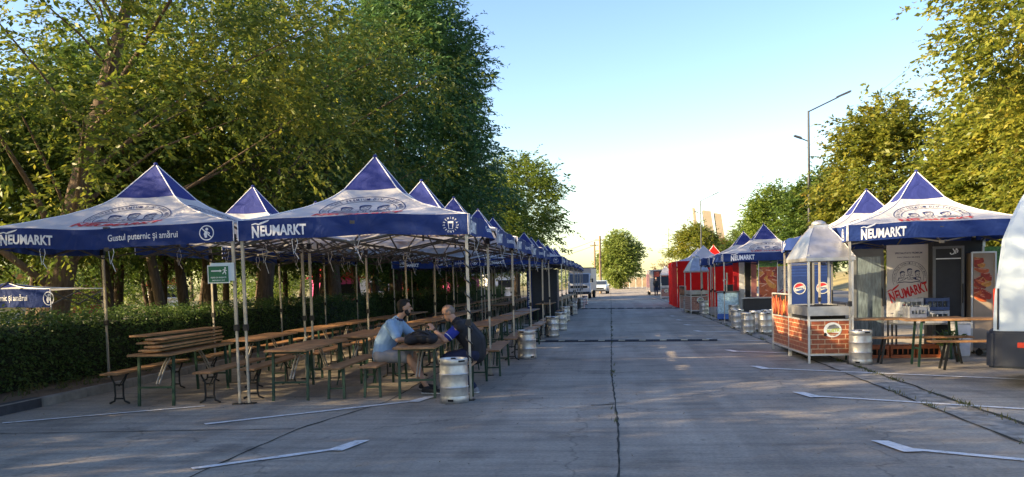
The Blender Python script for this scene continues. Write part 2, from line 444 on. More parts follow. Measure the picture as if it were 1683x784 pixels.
# ------------------------------------------------------------------ mesh helpers
class MB:
    def __init__(s):
        s.v, s.f, s.m, s.sm = [], [], [], []

    def add(s, vs, fs, mi=0, smooth=False, T=None):
        o = len(s.v)
        for p in vs:
            p = Vector(p)
            s.v.append(tuple(T @ p) if T is not None else tuple(p))
        for f in fs:
            s.f.append(tuple(o + i for i in f))
            s.m.append(mi)
            s.sm.append(smooth)

    def box(s, c, d, mi=0, T=None, rz=0.0, taper=1.0):
        x, y, z = d[0] / 2, d[1] / 2, d[2] / 2
        vs = []
        for (sx, sy, sz) in ((-1, -1, -1), (1, -1, -1), (1, 1, -1), (-1, 1, -1), (-1, -1, 1), (1, -1, 1), (1, 1, 1), (-1, 1, 1)):
            k = taper if sz > 0 else 1
            px, py = sx * x * k, sy * y * k
            vs.append((c[0] + px * cos(rz) - py * sin(rz), c[1] + px * sin(rz) + py * cos(rz), c[2] + sz * z))
        s.add(vs, [(0, 3, 2, 1), (4, 5, 6, 7), (0, 1, 5, 4), (1, 2, 6, 5), (2, 3, 7, 6), (3, 0, 4, 7)], mi, False, T)

    def tube(s, pts, rad, n=8, mi=0, cap=True, T=None, smooth=True):
        pts = [Vector(p) for p in pts]
        rr = rad if isinstance(rad, (list, tuple)) else [rad] * len(pts)
        vs, fs = [], []
        up = None
        for i, p in enumerate(pts):
            d = (pts[min(i + 1, len(pts) - 1)] - pts[max(i - 1, 0)])
            d = d.normalized() if d.length > 1e-9 else Vector((0, 0, 1))
            if up is None:
                a = Vector((0, 0, 1)) if abs(d.z) < 0.9 else Vector((1, 0, 0))
                up = d.cross(a).normalized()
            else:
                up = (up - d * up.dot(d))
                up = up.normalized() if up.length > 1e-6 else d.orthogonal().normalized()
            w = d.cross(up)
            for k in range(n):
                a = 2 * pi * (k + 0.5) / n
                vs.append(p + (up * cos(a) + w * sin(a)) * rr[i])
        for i in range(len(pts) - 1):
            for k in range(n):
                k2 = (k + 1) % n
                fs.append((i * n + k, i * n + k2, (i + 1) * n + k2, (i + 1) * n + k))
        s.add(vs, fs, mi, smooth and n > 4, T)
        if cap:
            L = len(pts) - 1
            s.add(vs[:n], [tuple(reversed(range(n)))], mi, False, T)
            s.add(vs[L * n:], [tuple(range(n))], mi, False, T)

    def bar(s, a, b, w, mi=0, T=None):
        s.tube([a, b], w * 0.7071, 4, mi, True, T)

    def lathe(s, prof, n=24, mi=0, c=(0, 0, 0), smooth=True, cap=True, T=None):
        vs, fs = [], []
        for (r, z) in prof:
            for k in range(n):
                a = 2 * pi * k / n
                vs.append((c[0] + r * cos(a), c[1] + r * sin(a), c[2] + z))
        for i in range(len(prof) - 1):
            for k in range(n):
                k2 = (k + 1) % n
                fs.append((i * n + k, i * n + k2, (i + 1) * n + k2, (i + 1) * n + k))
        s.add(vs, fs, mi, smooth, T)
        if cap:
            s.add(vs[:n], [tuple(reversed(range(n)))], mi, False, T)
            s.add(vs[-n:], [tuple(range(n))], mi, False, T)

    def ball(s, c, r, n=12, m=8, mi=0, T=None):
        r = r if isinstance(r, tuple) else (r, r, r)
        vs, fs = [], []
        for i in range(m + 1):
            th = pi * i / m
            for k in range(n):
                a = 2 * pi * k / n
                vs.append((c[0] + r[0] * sin(th) * cos(a), c[1] + r[1] * sin(th) * sin(a), c[2] + r[2] * cos(th)))
        for i in range(m):
            for k in range(n):
                k2 = (k + 1) % n
                fs.append((i * n + k, (i + 1) * n + k, (i + 1) * n + k2, i * n + k2))
        s.add(vs, fs, mi, True, T)

    def prism(s, poly, y0, y1, mi=0, axis='y', T=None):
        n = len(poly)
        def P(a, b, t):
            return {'y': (a, t, b), 'x': (t, a, b), 'z': (a, b, t)}[axis]
        vs = [P(a, b, y0) for a, b in poly] + [P(a, b, y1) for a, b in poly]
        fs = [tuple(range(n)), tuple(reversed(range(n, 2 * n)))]
        fs += [(i, i + n, (i + 1) % n + n, (i + 1) % n) for i in range(n)]
        s.add(vs, fs, mi, False, T)

    def build(s, name, mats, parent=None, bevel=0.0):
        me = bpy.data.meshes.new(name)
        me.from_pydata(s.v, [], s.f)
        mats = mats if isinstance(mats, (list, tuple)) else [mats]
        for m in mats:
            me.materials.append(m)
        me.polygons.foreach_set('material_index', s.m)
        me.polygons.foreach_set('use_smooth', s.sm)
        me.update()
        o = bpy.data.objects.new(name, me)
        COL.objects.link(o)
        if parent is not None:
            o.parent = parent
        if bevel:
            bm = bmesh.new()
            bm.from_mesh(me)
            bmesh.ops.remove_doubles(bm, verts=bm.verts, dist=1e-5)
            eg = [e for e in bm.edges if len(e.link_faces) == 2 and e.calc_face_angle(0) > 0.5]
            try:
                bmesh.ops.bevel(bm, geom=eg, offset=bevel, segments=2, affect='EDGES', clamp_overlap=True)
            except Exception:
                pass
            bm.to_mesh(me)
            bm.free()
        return o

def tag(o, label=None, cat=None, group=None, kind=None):
    if label: o['label'] = label
    if cat: o['category'] = cat
    if group: o['group'] = group
    if kind: o['kind'] = kind
    return o

def thing(name, label, cat, loc=(0, 0, 0), rz=0.0, group=None):
    o = bpy.data.objects.new(name, None)
    COL.objects.link(o)
    o.location = loc
    o.rotation_euler = (0, 0, rz)
    o.empty_display_size = 0.2
    return tag(o, label, cat, group)

CH = {}
def kids(o):
    return [c for c in o.children]

def dup(root, loc=None, rz=None, label=None, group=None, scale=None, deep=True):
    def cp(o, par):
        c = o.copy()
        COL.objects.link(c)
        if par is not None:
            c.parent = par
        if deep:
            for k in kids(o):
                cp(k, c)
        return c
    r = cp(root, None)
    if loc is not None: r.location = loc
    if rz is not None: r.rotation_euler = (0, 0, rz)
    if scale is not None: r.scale = scale if isinstance(scale, tuple) else (scale,) * 3
    if label: r['label'] = label
    if group: r['group'] = group
    if root.name.startswith('party_tent'):
        r.rotation_euler.x = radians(random.uniform(-.7, .7)); r.rotation_euler.y = radians(random.uniform(-.7, .7))
    return r

ORD = ['first', 'second', 'third', 'fourth', 'fifth', 'sixth', 'seventh', 'eighth', 'ninth', 'tenth', 'eleventh', 'twelfth', 'thirteenth', 'fourteenth', 'fifteenth', 'sixteenth', 'seventeenth']

_txt = {}
def text_polys(body, size=1.0, bold=0.0):
    key = (body, size, bold)
    if key in _txt:
        return _txt[key]
    cu = bpy.data.curves.new('lettering', 'FONT')
    cu.body = body
    cu.size = size
    cu.offset = bold
    cu.resolution_u = 3
    cu.align_x = 'CENTER'
    cu.align_y = 'CENTER'
    ob = bpy.data.objects.new('lettering', cu)
    COL.objects.link(ob)
    dg = bpy.context.evaluated_depsgraph_get()
    me = bpy.data.meshes.new_from_object(ob.evaluated_get(dg))
    vs = [(v.co.x, v.co.y) for v in me.vertices]
    fs = [tuple(p.vertices) for p in me.polygons]
    bpy.data.objects.remove(ob)
    bpy.data.curves.remove(cu)
    bpy.data.meshes.remove(me)
    if vs:
        xs = [a for a, b in vs]; ys = [b for a, b in vs]
        cx, cy = (min(xs) + max(xs)) / 2, (min(ys) + max(ys)) / 2
        vs = [(a - cx, b - cy) for a, b in vs]
        w, h = max(xs) - min(xs), max(ys) - min(ys)
    else:
        w = h = 0
    _txt[key] = (vs, fs, w, h)
    return _txt[key]

class Flat:
    """a flat print: 2D polygons with a material index, later laid on a surface through a mapping"""
    def __init__(s):
        s.items = []

    def poly(s, pts, mi=0):
        s.items.append(([tuple(p) for p in pts], [tuple(range(len(pts)))], mi))

    def stroke(s, pts, w, mi=0, closed=False):
        n = len(pts)
        vs, fs = [], []
        for i, (x, y) in enumerate(pts):
            if closed:
                a, b = pts[(i - 1) % n], pts[(i + 1) % n]
            else:
                a, b = pts[max(i - 1, 0)], pts[min(i + 1, n - 1)]
            dx, dy = b[0] - a[0], b[1] - a[1]
            l = sqrt(dx * dx + dy * dy) or 1
            ww = w[i] if isinstance(w, (list, tuple)) else w
            nx, ny = -dy / l * ww / 2, dx / l * ww / 2
            vs += [(x + nx, y + ny), (x - nx, y - ny)]
        rngn = range(n if closed else n - 1)
        for i in rngn:
            j = (i + 1) % n
            fs.append((2 * i, 2 * i + 1, 2 * j + 1, 2 * j))
        s.items.append((vs, fs, mi))

    def ring(s, cx, cy, r, w, mi=0, a0=0, a1=2 * pi, n=40, ry=None):
        ry = ry or r
        full = abs(a1 - a0 - 2 * pi) < 1e-6
        k = n if full else n + 1
        s.stroke([(cx + r * cos(a0 + (a1 - a0) * i / n), cy + ry * sin(a0 + (a1 - a0) * i / n)) for i in range(k)], w, mi, full)

    def disc(s, cx, cy, r, mi=0, n=28, ry=None):
        ry = ry or r
        s.poly([(cx + r * cos(2 * pi * i / n), cy + ry * sin(2 * pi * i / n)) for i in range(n)], mi)

    def text(s, body, cx, cy, h, wfac=1.0, mi=0, bold=0.02, rot=0.0, width=None):
        vs, fs, w, hh = text_polys(body, 1.0, bold)
        if not vs: return
        k = h / hh
        kx = (width / w) if width else k * wfac
        c, sn = cos(rot), sin(rot)
        s.items.append(([(cx + a * kx * c - b * k * sn, cy + a * kx * sn + b * k * c) for a, b in vs], fs, mi))

    def arc_text(s, body, cx, cy, r, h, a_mid, step, mi=0, bold=0.02, inward=False):
        n = len(body)
        for i, ch in enumerate(body):
            if ch == ' ': continue
            d = (i - (n - 1) / 2) * step
            a = a_mid - d if not inward else a_mid + d
            s.text(ch, cx + r * cos(a), cy + r * sin(a), h, 0.75, mi, bold, (a - pi / 2) if not inward else (a + pi / 2))

    def brand(s, cx, cy, w, h, mi=0, rot=0.0):
        """the NEUMARKT lettering with a taller N and the hop leaf over it"""
        c, sn = cos(rot), sin(rot)
        def tr(x, y): return (cx + x * c - y * sn, cy + x * sn + y * c)
        vs, fs, tw, th = text_polys('EUMARKT', 1.0, 0.035)
        ww = w * 0.84
        s.items.append(([tr(w / 2 - ww / 2 + a * ww / tw, b * h / th) for a, b in vs], fs, mi))
        vs, fs, tw, th = text_polys('N', 1.0, 0.04)
        s.items.append(([tr(-w / 2 + w * 0.07 + a * w * 0.135 / tw, -h * 0.05 + b * h * 1.1 / th) for a, b in vs], fs, mi))
        leaf = [(-w * 0.40, h * 0.58), (-w * 0.34, h * 0.78), (-w * 0.24, h * 0.92), (-w * 0.16, h * 1.02), (-w * 0.19, h * 0.86), (-w * 0.27, h * 0.7), (-w * 0.36, h * 0.56)]
        s.poly([tr(*p) for p in leaf], mi)
        s.stroke([tr(-w * 0.5, h * 0.62), tr(-w * 0.43, h * 0.72), tr(-w * 0.36, h * 0.62)], h * 0.1, mi)

    def lay(s, mb, fn, nm=1, mi0=0):
        for vs, fs, mi in s.items:
            mb.add([fn(a, b) for a, b in vs], fs, mi0 + mi)

def emblem_flat(with_name=True):
    """round badge with three men drinking, drawn with plain strokes; unit radius"""
    F = Flat()
    F.ring(0, 0, 1.0, 0.022, 0, -0.45, pi + 0.45)
    F.ring(0, 0, 0.8, 0.018, 0, -0.5, pi + 0.5)
    F.arc_text('SPECIALITATE PREMIUM', 0, 0, 0.9, 0.1, radians(142), 0.095)
    F.arc_text('DIN TÂRGU MUREŞ', 0, 0, 0.9, 0.1, radians(40), 0.1)
    F.disc(0, 0.9, 0.045)
    for cx, cy, k in ((-0.42, 0.2, -1), (0.0, 0.36, 1), (0.44, 0.24, 1)):
        # hair, jaw, brow, moustache, collar
        F.poly([(cx - 0.15, cy + 0.05), (cx - 0.14, cy + 0.16), (cx - 0.04, cy + 0.22), (cx + 0.1, cy + 0.2), (cx + 0.16, cy + 0.12), (cx + 0.13, cy + 0.1), (cx + 0.04, cy + 0.13), (cx - 0.08, cy + 0.1), (cx - 0.11, cy - 0.02)])
        F.stroke([(cx - 0.12, cy + 0.02), (cx - 0.1, cy - 0.12), (cx, cy - 0.2), (cx + 0.1, cy - 0.12), (cx + 0.13, cy + 0.06)], 0.028)
        F.stroke([(cx - 0.07, cy + 0.03), (cx - 0.02, cy + 0.04)], 0.03)
        F.stroke([(cx + 0.03, cy + 0.04), (cx + 0.08, cy + 0.03)], 0.03)
        F.stroke([(cx - 0.06, cy - 0.08), (cx, cy - 0.06), (cx + 0.06, cy - 0.08)], 0.03)
        F.stroke([(cx - 0.2, cy - 0.24), (cx - 0.07, cy - 0.2), (cx, cy - 0.3), (cx + 0.07, cy - 0.2), (cx + 0.2, cy - 0.24)], 0.03)
    F.stroke([(-0.68, -0.2), (-0.62, 0.0), (-0.5, -0.02)], 0.05)
    F.stroke([(-0.62, -0.22), (-0.3, -0.12), (-0.12, 0.02)], 0.03)
    F.stroke([(0.66, -0.2), (0.62, -0.02), (0.5, 0.0)], 0.03)
    F.stroke([(0.6, -0.2), (0.34, -0.1), (0.16, 0.0)], 0.05)
    F.poly([(0.26, -0.02), (0.36, 0.02), (0.4, -0.1), (0.3, -0.16)])
    F.stroke([(-0.1, 0.06), (-0.1, -0.12), (0.02, -0.12), (0.02, 0.06)], 0.03)
    F.stroke([(0.08, 0.04), (0.08, -0.12), (0.2, -0.12), (0.2, 0.04)], 0.03)
    F.stroke([(-0.7, -0.3), (-0.3, -0.26), (0.1, -0.3), (0.4, -0.25), (0.7, -0.3)], 0.05)
    if with_name:
        F.brand(0, -0.62, 1.9, 0.34, 1)
    return F
EMBLEM = emblem_flat(False)

# ------------------------------------------------------------------ the setting: ground, lot, kerbs, roads
def sheet(name, x0, x1, y0, y1, z, m, nx=1, ny=1, kind='structure', wob=0.0):
    mb = MB()
    vs, fs = [], []
    for j in range(ny + 1):
        for i in range(nx + 1):
            x = x0 + (x1 - x0) * i / nx
            y = y0 + (y1 - y0) * j / ny
            w = random.uniform(-wob, wob) if wob and (i == 0 or i == nx) else 0
            vs.append((x + w, y, z))
    for j in range(ny):
        for i in range(nx):
            a = j * (nx + 1) + i
            fs.append((a, a + 1, a + nx + 2, a + nx + 1))
    mb.add(vs, fs)
    o = mb.build(name, m)
    o['kind'] = kind
    return o

sheet('ground', -900, 900, -300, 1500, -0.03, M['drygrass'])
sheet('parking_lot', -8.1, 12.0, -25, 172, 0.0, M['concrete'])
sheet('gutter_strip', 3.74, 4.16, -5, 110, 0.004, M['gutter'], 1, 260, wob=0.035)
sheet('planting_bed', -30, -8.24, -25, 150, 0.09, M['forestfloor'])
sheet('bare_earth', -9.6, -8.24, -25, 90, 0.095, M['earth'], 1, 120, wob=0.05)
sheet('sidewalk', 12.15, 14.6, -25, 172, 0.12, M['pave'])
sheet('side_road', 15.0, 22.0, -60, 260, 0.0, M['asphalt'])

def bank():
    mb = MB()
    ys = list(range(-20, 260, 6))
    prof = [(22.2, 0.0), (24, 0.35), (27, 1.1), (31, 1.7), (40, 2.0), (70, 2.0)]
    vs, fs = [], []
    for y in ys:
        for x, z in prof:
            vs.append((x + random.uniform(-.2, .2), y, z + random.uniform(-.1, .12) * (z > 0)))
    n = len(prof)
    for j in range(len(ys) - 1):
        for i in range(n - 1):
            a = j * n + i
            fs.append((a, a + 1, a + n + 1, a + n))
    mb.add(vs, fs, 0, True)
    tag(mb.build('grass_bank', M['drygrass']), kind='structure')
bank()

# kerbs: real steps, laid as separate-looking stones
mb = MB()
y = -25.0
while y < 110:
    ln = 1.02
    if not (7.2 < y < 10.2):
        mb.box((-8.17 + random.uniform(-.01, .01), y + ln / 2, 0.05 + random.uniform(-.006, .006)), (0.15, ln - 0.015, 0.16))
    else:
        mb.box((-8.17 + random.uniform(-.01, .01), y + ln / 2, 0.055), (0.16, ln - 0.015, 0.17), 1)
    y += ln
tag(mb.build('kerb', [M['kerbstone'], M['kerbblack']], bevel=0.012), kind='structure')
mb = MB()
y = -25.0
while y < 172:
    mb.box((12.075, y + 1.5, 0.05), (0.15, 2.985, 0.17))
    y += 3
tag(mb.build('sidewalk_kerb', M['kerbstone']), kind='structure')

# slab joints and cracks, thin dark wandering strips 4 mm up
def joint(name, pts, w=0.02, z=0.004, seg=0.22, wob=0.012):
    mb = MB()
    F = Flat()
    out = []
    for i in range(len(pts) - 1):
        a, b = Vector(pts[i]), Vector(pts[i + 1])
        n = max(2, int((b - a).length / seg))
        for k in range(n):
            out.append(a.lerp(b, k / n) + Vector((random.uniform(-wob, wob), random.uniform(-wob, wob))))
    out.append(Vector(pts[-1]))
    F.stroke([(p.x, p.y) for p in out], [w * random.uniform(0.45, 1.7) for _ in out])
    F.lay(mb, lambda a, b: (a, b, z))
    return tag(mb.build(name, M['joint']), kind='structure')
joint('slab_joint', [(0.02, 2), (0.05, 9), (-0.01, 14), (0.03, 60), (0.0, 120)], 0.02, 0.004, 0.2, 0.008)
joint('slab_joint', [(-3.7, 4), (-3.56, 8.8), (-3.1, 10.9), (-3.2, 26)], 0.022, 0.0045)
joint('slab_joint', [(-8.0, 8.55), (-3.6, 8.84)], 0.02, 0.005)
for k, yy in enumerate((12.9, 16.9, 25.3, 29.6, 38, 55)):
    joint('slab_joint', [(-2.2, yy), (3.7, yy - 0.05)], 0.009, 0.005)
joint('slab_joint', [(3.72, -4), (3.76, 100)], 0.028, 0.008)
joint('slab_joint', [(4.2, -4), (4.18, 100)], 0.045, 0.008, 0.3, 0.03)
for yy in (10.6, 14.1, 17.2, 20.1, 23.4):
    joint('crack', [(-0.05, yy), (random.uniform(0.1, 0.22), yy + random.uniform(-.05, .05))], 0.022, 0.0065, 0.05)
joint('crack', [(-0.28, 10.42), (-0.1, 10.46), (0.02, 10.5)], 0.035, 0.0068, 0.05)

# bay markings: slanted bars with a cross-piece at the road end
def bay(name, p0, d, ln, side):
    mb = MB()
    F = Flat()
    d = Vector(d).normalized()
    nrm = Vector((-d.y, d.x))
    pts = [Vector(p0) + d * (0.25 + (ln - 0.25) * i / 14) for i in range(15)]
    F.stroke([(p.x, p.y) for p in pts], [0.1 * random.uniform(.8, 1.1) for _ in pts])
    F.lay(mb, lambda a, b: (a, b, 0.0095))
    F2 = Flat()
    c = Vector(p0)
    F2.poly([(c.x - 0.02 * side, c.y + 0.27), (c.x + 0.13 * side, c.y + 0.24), (c.x + 0.27 * side, c.y - 0.24), (c.x + 0.1 * side, c.y - 0.26)])
    F2.lay(mb, lambda a, b: (a, b, 0.0135))
    tag(mb.build(name, M['paint']), kind='structure')
for yy in (4.4, 7.77, 11.15, 14.54, 17.9, 21.3, 24.7, 28.1, 31.5, 34.9):
    bay('bay_marking', (2.45, yy), (0.86, -0.5), 4.6 if yy < 15 else 1.5, 1)
for yy in (4.4, 7.85, 11.05):
    bay('bay_marking', (-2.52, yy), (-0.77, -0.63), 1.6 if yy < 10 else 3.0, -1)
mb = MB(); F = Flat()
F.stroke([(-5.6, 10.6), (-6.7, 9.9), (-7.6, 9.3)], [0.09, 0.06, 0.08]); F.lay(mb, lambda a, b: (a, b, 0.0095))
tag(mb.build('bay_marking', M['paint']), kind='structure')

def scatter_blades(name, pts, size, m, kind='stuff', up=1.0):
    n = len(pts)
    pts = np.array(pts)
    a = rng.uniform(0, 2 * pi, n)
    s = size * rng.uniform(0.5, 1.3, n)
    lean = rng.normal(0, 0.5, (n, 2))
    d = np.stack([np.cos(a), np.sin(a), np.zeros(n)], 1) * (s * 0.12)[:, None]
    tip = np.stack([lean[:, 0] * s, lean[:, 1] * s, s * up], 1)
    V = np.stack([pts - d, pts + d, pts + tip], 1).reshape(-1, 3)
    f = np.arange(n * 3).reshape(-1, 3)
    return np_mesh(name, V, f, m, kind=kind)

def np_mesh(name, V, Fc, m, parent=None, kind=None):
    me = bpy.data.meshes.new(name)
    k = Fc.shape[1]
    me.vertices.add(len(V)); me.loops.add(Fc.size); me.polygons.add(len(Fc))
    me.vertices.foreach_set('co', V.astype(np.float32).ravel())
    me.loops.foreach_set('vertex_index', Fc.astype(np.int32).ravel())
    me.polygons.foreach_set('loop_start', np.arange(0, Fc.size, k, dtype=np.int32))
    try:
        me.polygons.foreach_set('loop_total', np.full(len(Fc), k, dtype=np.int32))
    except Exception:
        pass
    me.update(calc_edges=True)
    me.materials.append(m)
    o = bpy.data.objects.new(name, me)
    COL.objects.link(o)
    if parent is not None: o.parent = parent
    if kind: o['kind'] = kind
    return o

# weeds in the gutter strip and the middle joint
pts = []
for _ in range(70):
    cy = rng.uniform(6, 40); cx = rng.choice([4.17, 4.15, 3.76]) + rng.normal(0, .02)
    for _ in range(int(rng.integers(8, 40))):
        pts.append((cx + rng.normal(0, .03), cy + rng.normal(0, .14), 0.005))
for _ in range(40):
    cy = rng.uniform(8, 45)
    for _ in range(int(rng.integers(3, 10))):
        pts.append((0.02 + rng.normal(0, .02), cy + rng.normal(0, .05), 0.004))
scatter_blades('weeds', pts, 0.05, M['grass'])
# dry litter on the bed and along the kerb
n = 5200
pts = np.stack([rng.uniform(-10.2, -8.26, n), 5 + 40 * rng.random(n) ** 1.6, np.full(n, 0.1)], 1)
scatter_blades('leaf_litter', pts, 0.06, M['straw'], up=0.35)
pts = []
for _ in range(110):
    cy, cx = 6 + 40 * rng.random() ** 1.5, rng.uniform(-9.35, -8.7)
    for _ in range(int(rng.integers(6, 22))):
        pts.append((cx + rng.normal(0, .06), cy + rng.normal(0, .1), 0.095))
scatter_blades('weeds', pts, 0.11, M['grass'])
n = 800
pts = np.stack([rng.uniform(-8.0, 3.5, n), 5 + 30 * rng.random(n) ** 1.4, np.full(n, 0.006)], 1)
scatter_blades('fallen_leaves', pts, 0.05, M['straw'], up=0.25)
n = 9000
pts = np.stack([rng.uniform(-30, -9, n), rng.uniform(4, 75, n), np.full(n, 0.09)], 1)
scatter_blades('grass', pts, 0.16, M['grass'])

# ------------------------------------------------------------------ trees
def leaves_from_twigs(P, D, Lt, nl, lsize, droop, width=0.42):
    """P twig starts, D directions, Lt lengths; nl leaves along each twig -> quads"""
    n = len(P)
    t = (np.arange(nl) + 0.6) / nl
    side = np.where(np.arange(nl) % 2 == 0, 1.0, -1.0)
    up = np.array([0, 0, 1.0])
    lat = np.cross(D, up)
    lat /= np.linalg.norm(lat, axis=1)[:, None] + 1e-6
    pos = P[:, None, :] + D[:, None, :] * (Lt[:, None, None] * t[None, :, None])
    pos[:, :, 2] -= droop * (Lt[:, None] * t[None, :]) ** 2
    ld = D[:, None, :] * 0.75 + lat[:, None, :] * side[None, :, None] * 0.9 + rng.normal(0, 0.38, (n, nl, 3))
    ld[:, :, 2] -= 0.35
    ld /= np.linalg.norm(ld, axis=2)[:, :, None]
    nrm = rng.normal(0, 0.6, (n, nl, 3)) + np.array([0, 0, 0.8])
    w = np.cross(ld, nrm)
    w /= np.linalg.norm(w, axis=2)[:, :, None] + 1e-6
    s = lsize * rng.uniform(0.45, 1.3, (n, nl, 1)) * rng.uniform(0.65, 1.25, (n, 1, 1))
    a = pos
    b = pos + ld * s * 0.45 + w * s * width * 0.5
    c = pos + ld * s
    d = pos + ld * s * 0.45 - w * s * width * 0.5
    return np.stack([a, b, c, d], 2).reshape(-1, 3)

def grow_tree(seed, height, base, rad, trunk_r, nclump, ntwig, nleaf, lsize, lean=(0, 0), shape=1.0, clump_r=0.85, droop=0.35, forks=6, twig=0.75, width=0.42, taper=0.45):
    """returns trunk MB and leaf verts. base: height where the crown starts; rad: crown radius"""
    r = np.random.default_rng(seed)
    rd = random.Random(seed)
    tr = MB()
    ch = height - base
    cz = base + ch * 0.5
    def axis(z):
        k = z / height
        return Vector((lean[0] * k + 0.12 * sin(3.1 * k + seed), lean[1] * k + 0.12 * cos(2.3 * k + seed), z))
    zs = [-0.15, 0.05, 0.35, 1, 2, 3, 4.5, 6, 8, 10, 12, 14, 16, 18]
    zs = [z for z in zs if z < height * 0.86] + [height * 0.88]
    rr = []
    for z in zs:
        k = max(z, 0) / height
        rr.append(trunk_r * ((1 - k) ** 0.9 * 0.95 + 0.06) * (1 + 0.6 * math.exp(-max(z + .15, 0) * 4)))
    tr.tube([axis(z) for z in zs], rr, 10)
    # clump centres, shell-biased with an irregular outline
    C = []
    ph = r.uniform(0, 2 * pi, 6)
    tries = 0
    while len(C) < nclump and tries < nclump * 40:
        tries += 1
        u = r.normal(0, 1, 3); u /= np.linalg.norm(u)
        q = r.uniform(0.25, 1.0) ** 0.45
        az = math.atan2(u[1], u[0])
        lob = 1 + 0.16 * sin(2 * az + ph[0]) + 0.13 * sin(3 * az + ph[1] + u[2] * 2) + 0.14 * sin(5 * u[2] + ph[2] + az)
        zz = cz + u[2] * q * ch * 0.5
        kz = (zz - base) / ch
        prof = (sin(pi * min(max(kz, 0.04), 0.97) ** (0.75 * shape))) ** taper
        hr = sqrt(u[0] ** 2 + u[1] ** 2)
        R = rad * q * lob * prof
        a = axis(zz)
        C.append((a.x + u[0] / (hr + 1e-6) * R * min(1, hr * 1.25), a.y + u[1] / (hr + 1e-6) * R * min(1, hr * 1.25), zz))
    C = np.array(C)
    # limbs towards some of the clumps
    idx = r.permutation(len(C))[:forks * 3]
    for n_, i in enumerate(idx):
        c = Vector(C[i])
        z0 = max(base * 0.62, min(c.z - (Vector((c.x, c.y, 0)) - Vector((axis(c.z).x, axis(c.z).y, 0))).length * 0.7, height * 0.75))
        a = axis(z0)
        mid = a.lerp(c, 0.5) + Vector((rd.uniform(-.3, .3), rd.uniform(-.3, .3), rd.uniform(0.0, .5)))
        k = 0.3 if n_ < forks else 0.15
        r0 = trunk_r * k * (1 - 0.6 * z0 / height)
        tr.tube([a, a.lerp(mid, 0.5) + Vector((0, 0, .1)), mid, mid.lerp(c, 0.55), c], [r0, r0 * 0.8, r0 * 0.6, r0 * 0.4, r0 * 0.15], 6)
    # twigs in every clump
    ax = np.array([[axis(z).x, axis(z).y] for z in C[:, 2]])
    cs = clump_r * r.uniform(0.6, 1.35, len(C))
    rep = np.repeat(np.arange(len(C)), ntwig)
    off = r.normal(0, 1, (len(rep), 3)) * cs[rep][:, None] * np.array([0.5, 0.5, 0.38])
    P = C[rep] + off
    out = np.concatenate([C[:, :2] - ax, (C[:, 2:3] - cz) * 0.4], 1)[rep]
    out /= np.linalg.norm(out, axis=1)[:, None] + 1e-6
    D = out * 0.7 + off / (np.linalg.norm(off, axis=1)[:, None] + 1e-6) * 0.5 + r.normal(0, 0.45, (len(rep), 3))
    D /= np.linalg.norm(D, axis=1)[:, None]
    Lt = twig * r.uniform(0.5, 1.2, len(rep))
    V = leaves_from_twigs(P, D, Lt, nleaf, lsize, droop, width)
    return tr, V

def make_tree(kind, label, cat, group, loc, rz, bark, leaf, **k):
    t = thing(kind, label, cat, loc, rz, group)
    tr, V = grow_tree(**k)
    tr.build('trunk', M[bark], t)
    np_mesh('crown', V, np.arange(len(V)).reshape(-1, 4), M[leaf], t)
    return t

def recolor(t, leaf=None, bark=None):
    for c in t.children:
        m = leaf if c.name.startswith('crown') else bark
        if m:
            c.material_slots[0].link = 'OBJECT'
            c.material_slots[0].material = M[m]

# front row behind the hedge
GF = 'tall trees in the row behind the hedge'
t0 = make_tree('maple_tree', 'big leaning tree with a pale brown trunk and sunlit yellow green sprays', 'tree', GF, (-14.5, 19.4, 0.05), 0, 'barklight', 'leaf_yellow',
               seed=3, height=10.8, base=2.6, rad=5.0, trunk_r=0.4, nclump=150, ntwig=20, nleaf=14, lsize=0.17, lean=(4.2, -1.0), clump_r=0.72, droop=0.5, forks=8, twig=0.85)
t1 = make_tree('maple_tree', 'broad yellow green tree standing just beyond the leaning one', 'tree', GF, (-11.0, 24.6, 0.05), 0, 'bark', 'leaf_yellow',
               seed=12, height=11.2, base=2.8, rad=4.7, trunk_r=0.28, nclump=150, ntwig=20, nleaf=14, lsize=0.16, lean=(1.2, 0), clump_r=0.72, droop=0.45, forks=7, twig=0.85)
t2 = make_tree('ash_tree', 'towering dark green tree whose crown overhangs the tents and meets the sky', 'tree', GF, (-10.2, 37.5, 0.05), 0, 'bark', 'leaf_dark',
               seed=21, height=15.8, base=2.6, rad=5.0, shape=0.8, taper=0.55, trunk_r=0.34, nclump=560, ntwig=17, nleaf=14, lsize=0.26, lean=(1.2, 0), clump_r=0.85, droop=0.25, forks=8, twig=0.9, width=0.3)
t3 = make_tree('ash_tree', 'light green sunlit tree at the far end of the row over the tent peaks', 'tree', GF, (-8.6, 74, 0.05), 0, 'bark', 'leaf_light',
               seed=33, height=13.2, base=2.8, rad=4.4, trunk_r=0.3, nclump=230, ntwig=14, nleaf=12, lsize=0.3, lean=(0.6, 0), clump_r=0.95, droop=0.3, forks=6, twig=0.9)
def place(src, loc, rz, sc, label, group, leaf=None, bark=None):
    t = dup(src, loc, rz, label, group, sc)
    if leaf or bark: recolor(t, leaf, bark)
    return t
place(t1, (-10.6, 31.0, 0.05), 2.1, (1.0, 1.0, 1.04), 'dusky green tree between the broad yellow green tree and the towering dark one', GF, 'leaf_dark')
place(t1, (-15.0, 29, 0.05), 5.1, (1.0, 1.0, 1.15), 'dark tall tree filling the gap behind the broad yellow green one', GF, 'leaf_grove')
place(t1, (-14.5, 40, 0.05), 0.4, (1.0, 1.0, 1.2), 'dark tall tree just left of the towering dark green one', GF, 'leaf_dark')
place(t1, (-18.6, 22.2, 0.05), 4.2, (0.85, 0.85, 0.8), 'dark tree behind the leaning one at the left edge of the picture', GF, 'leaf_grove')
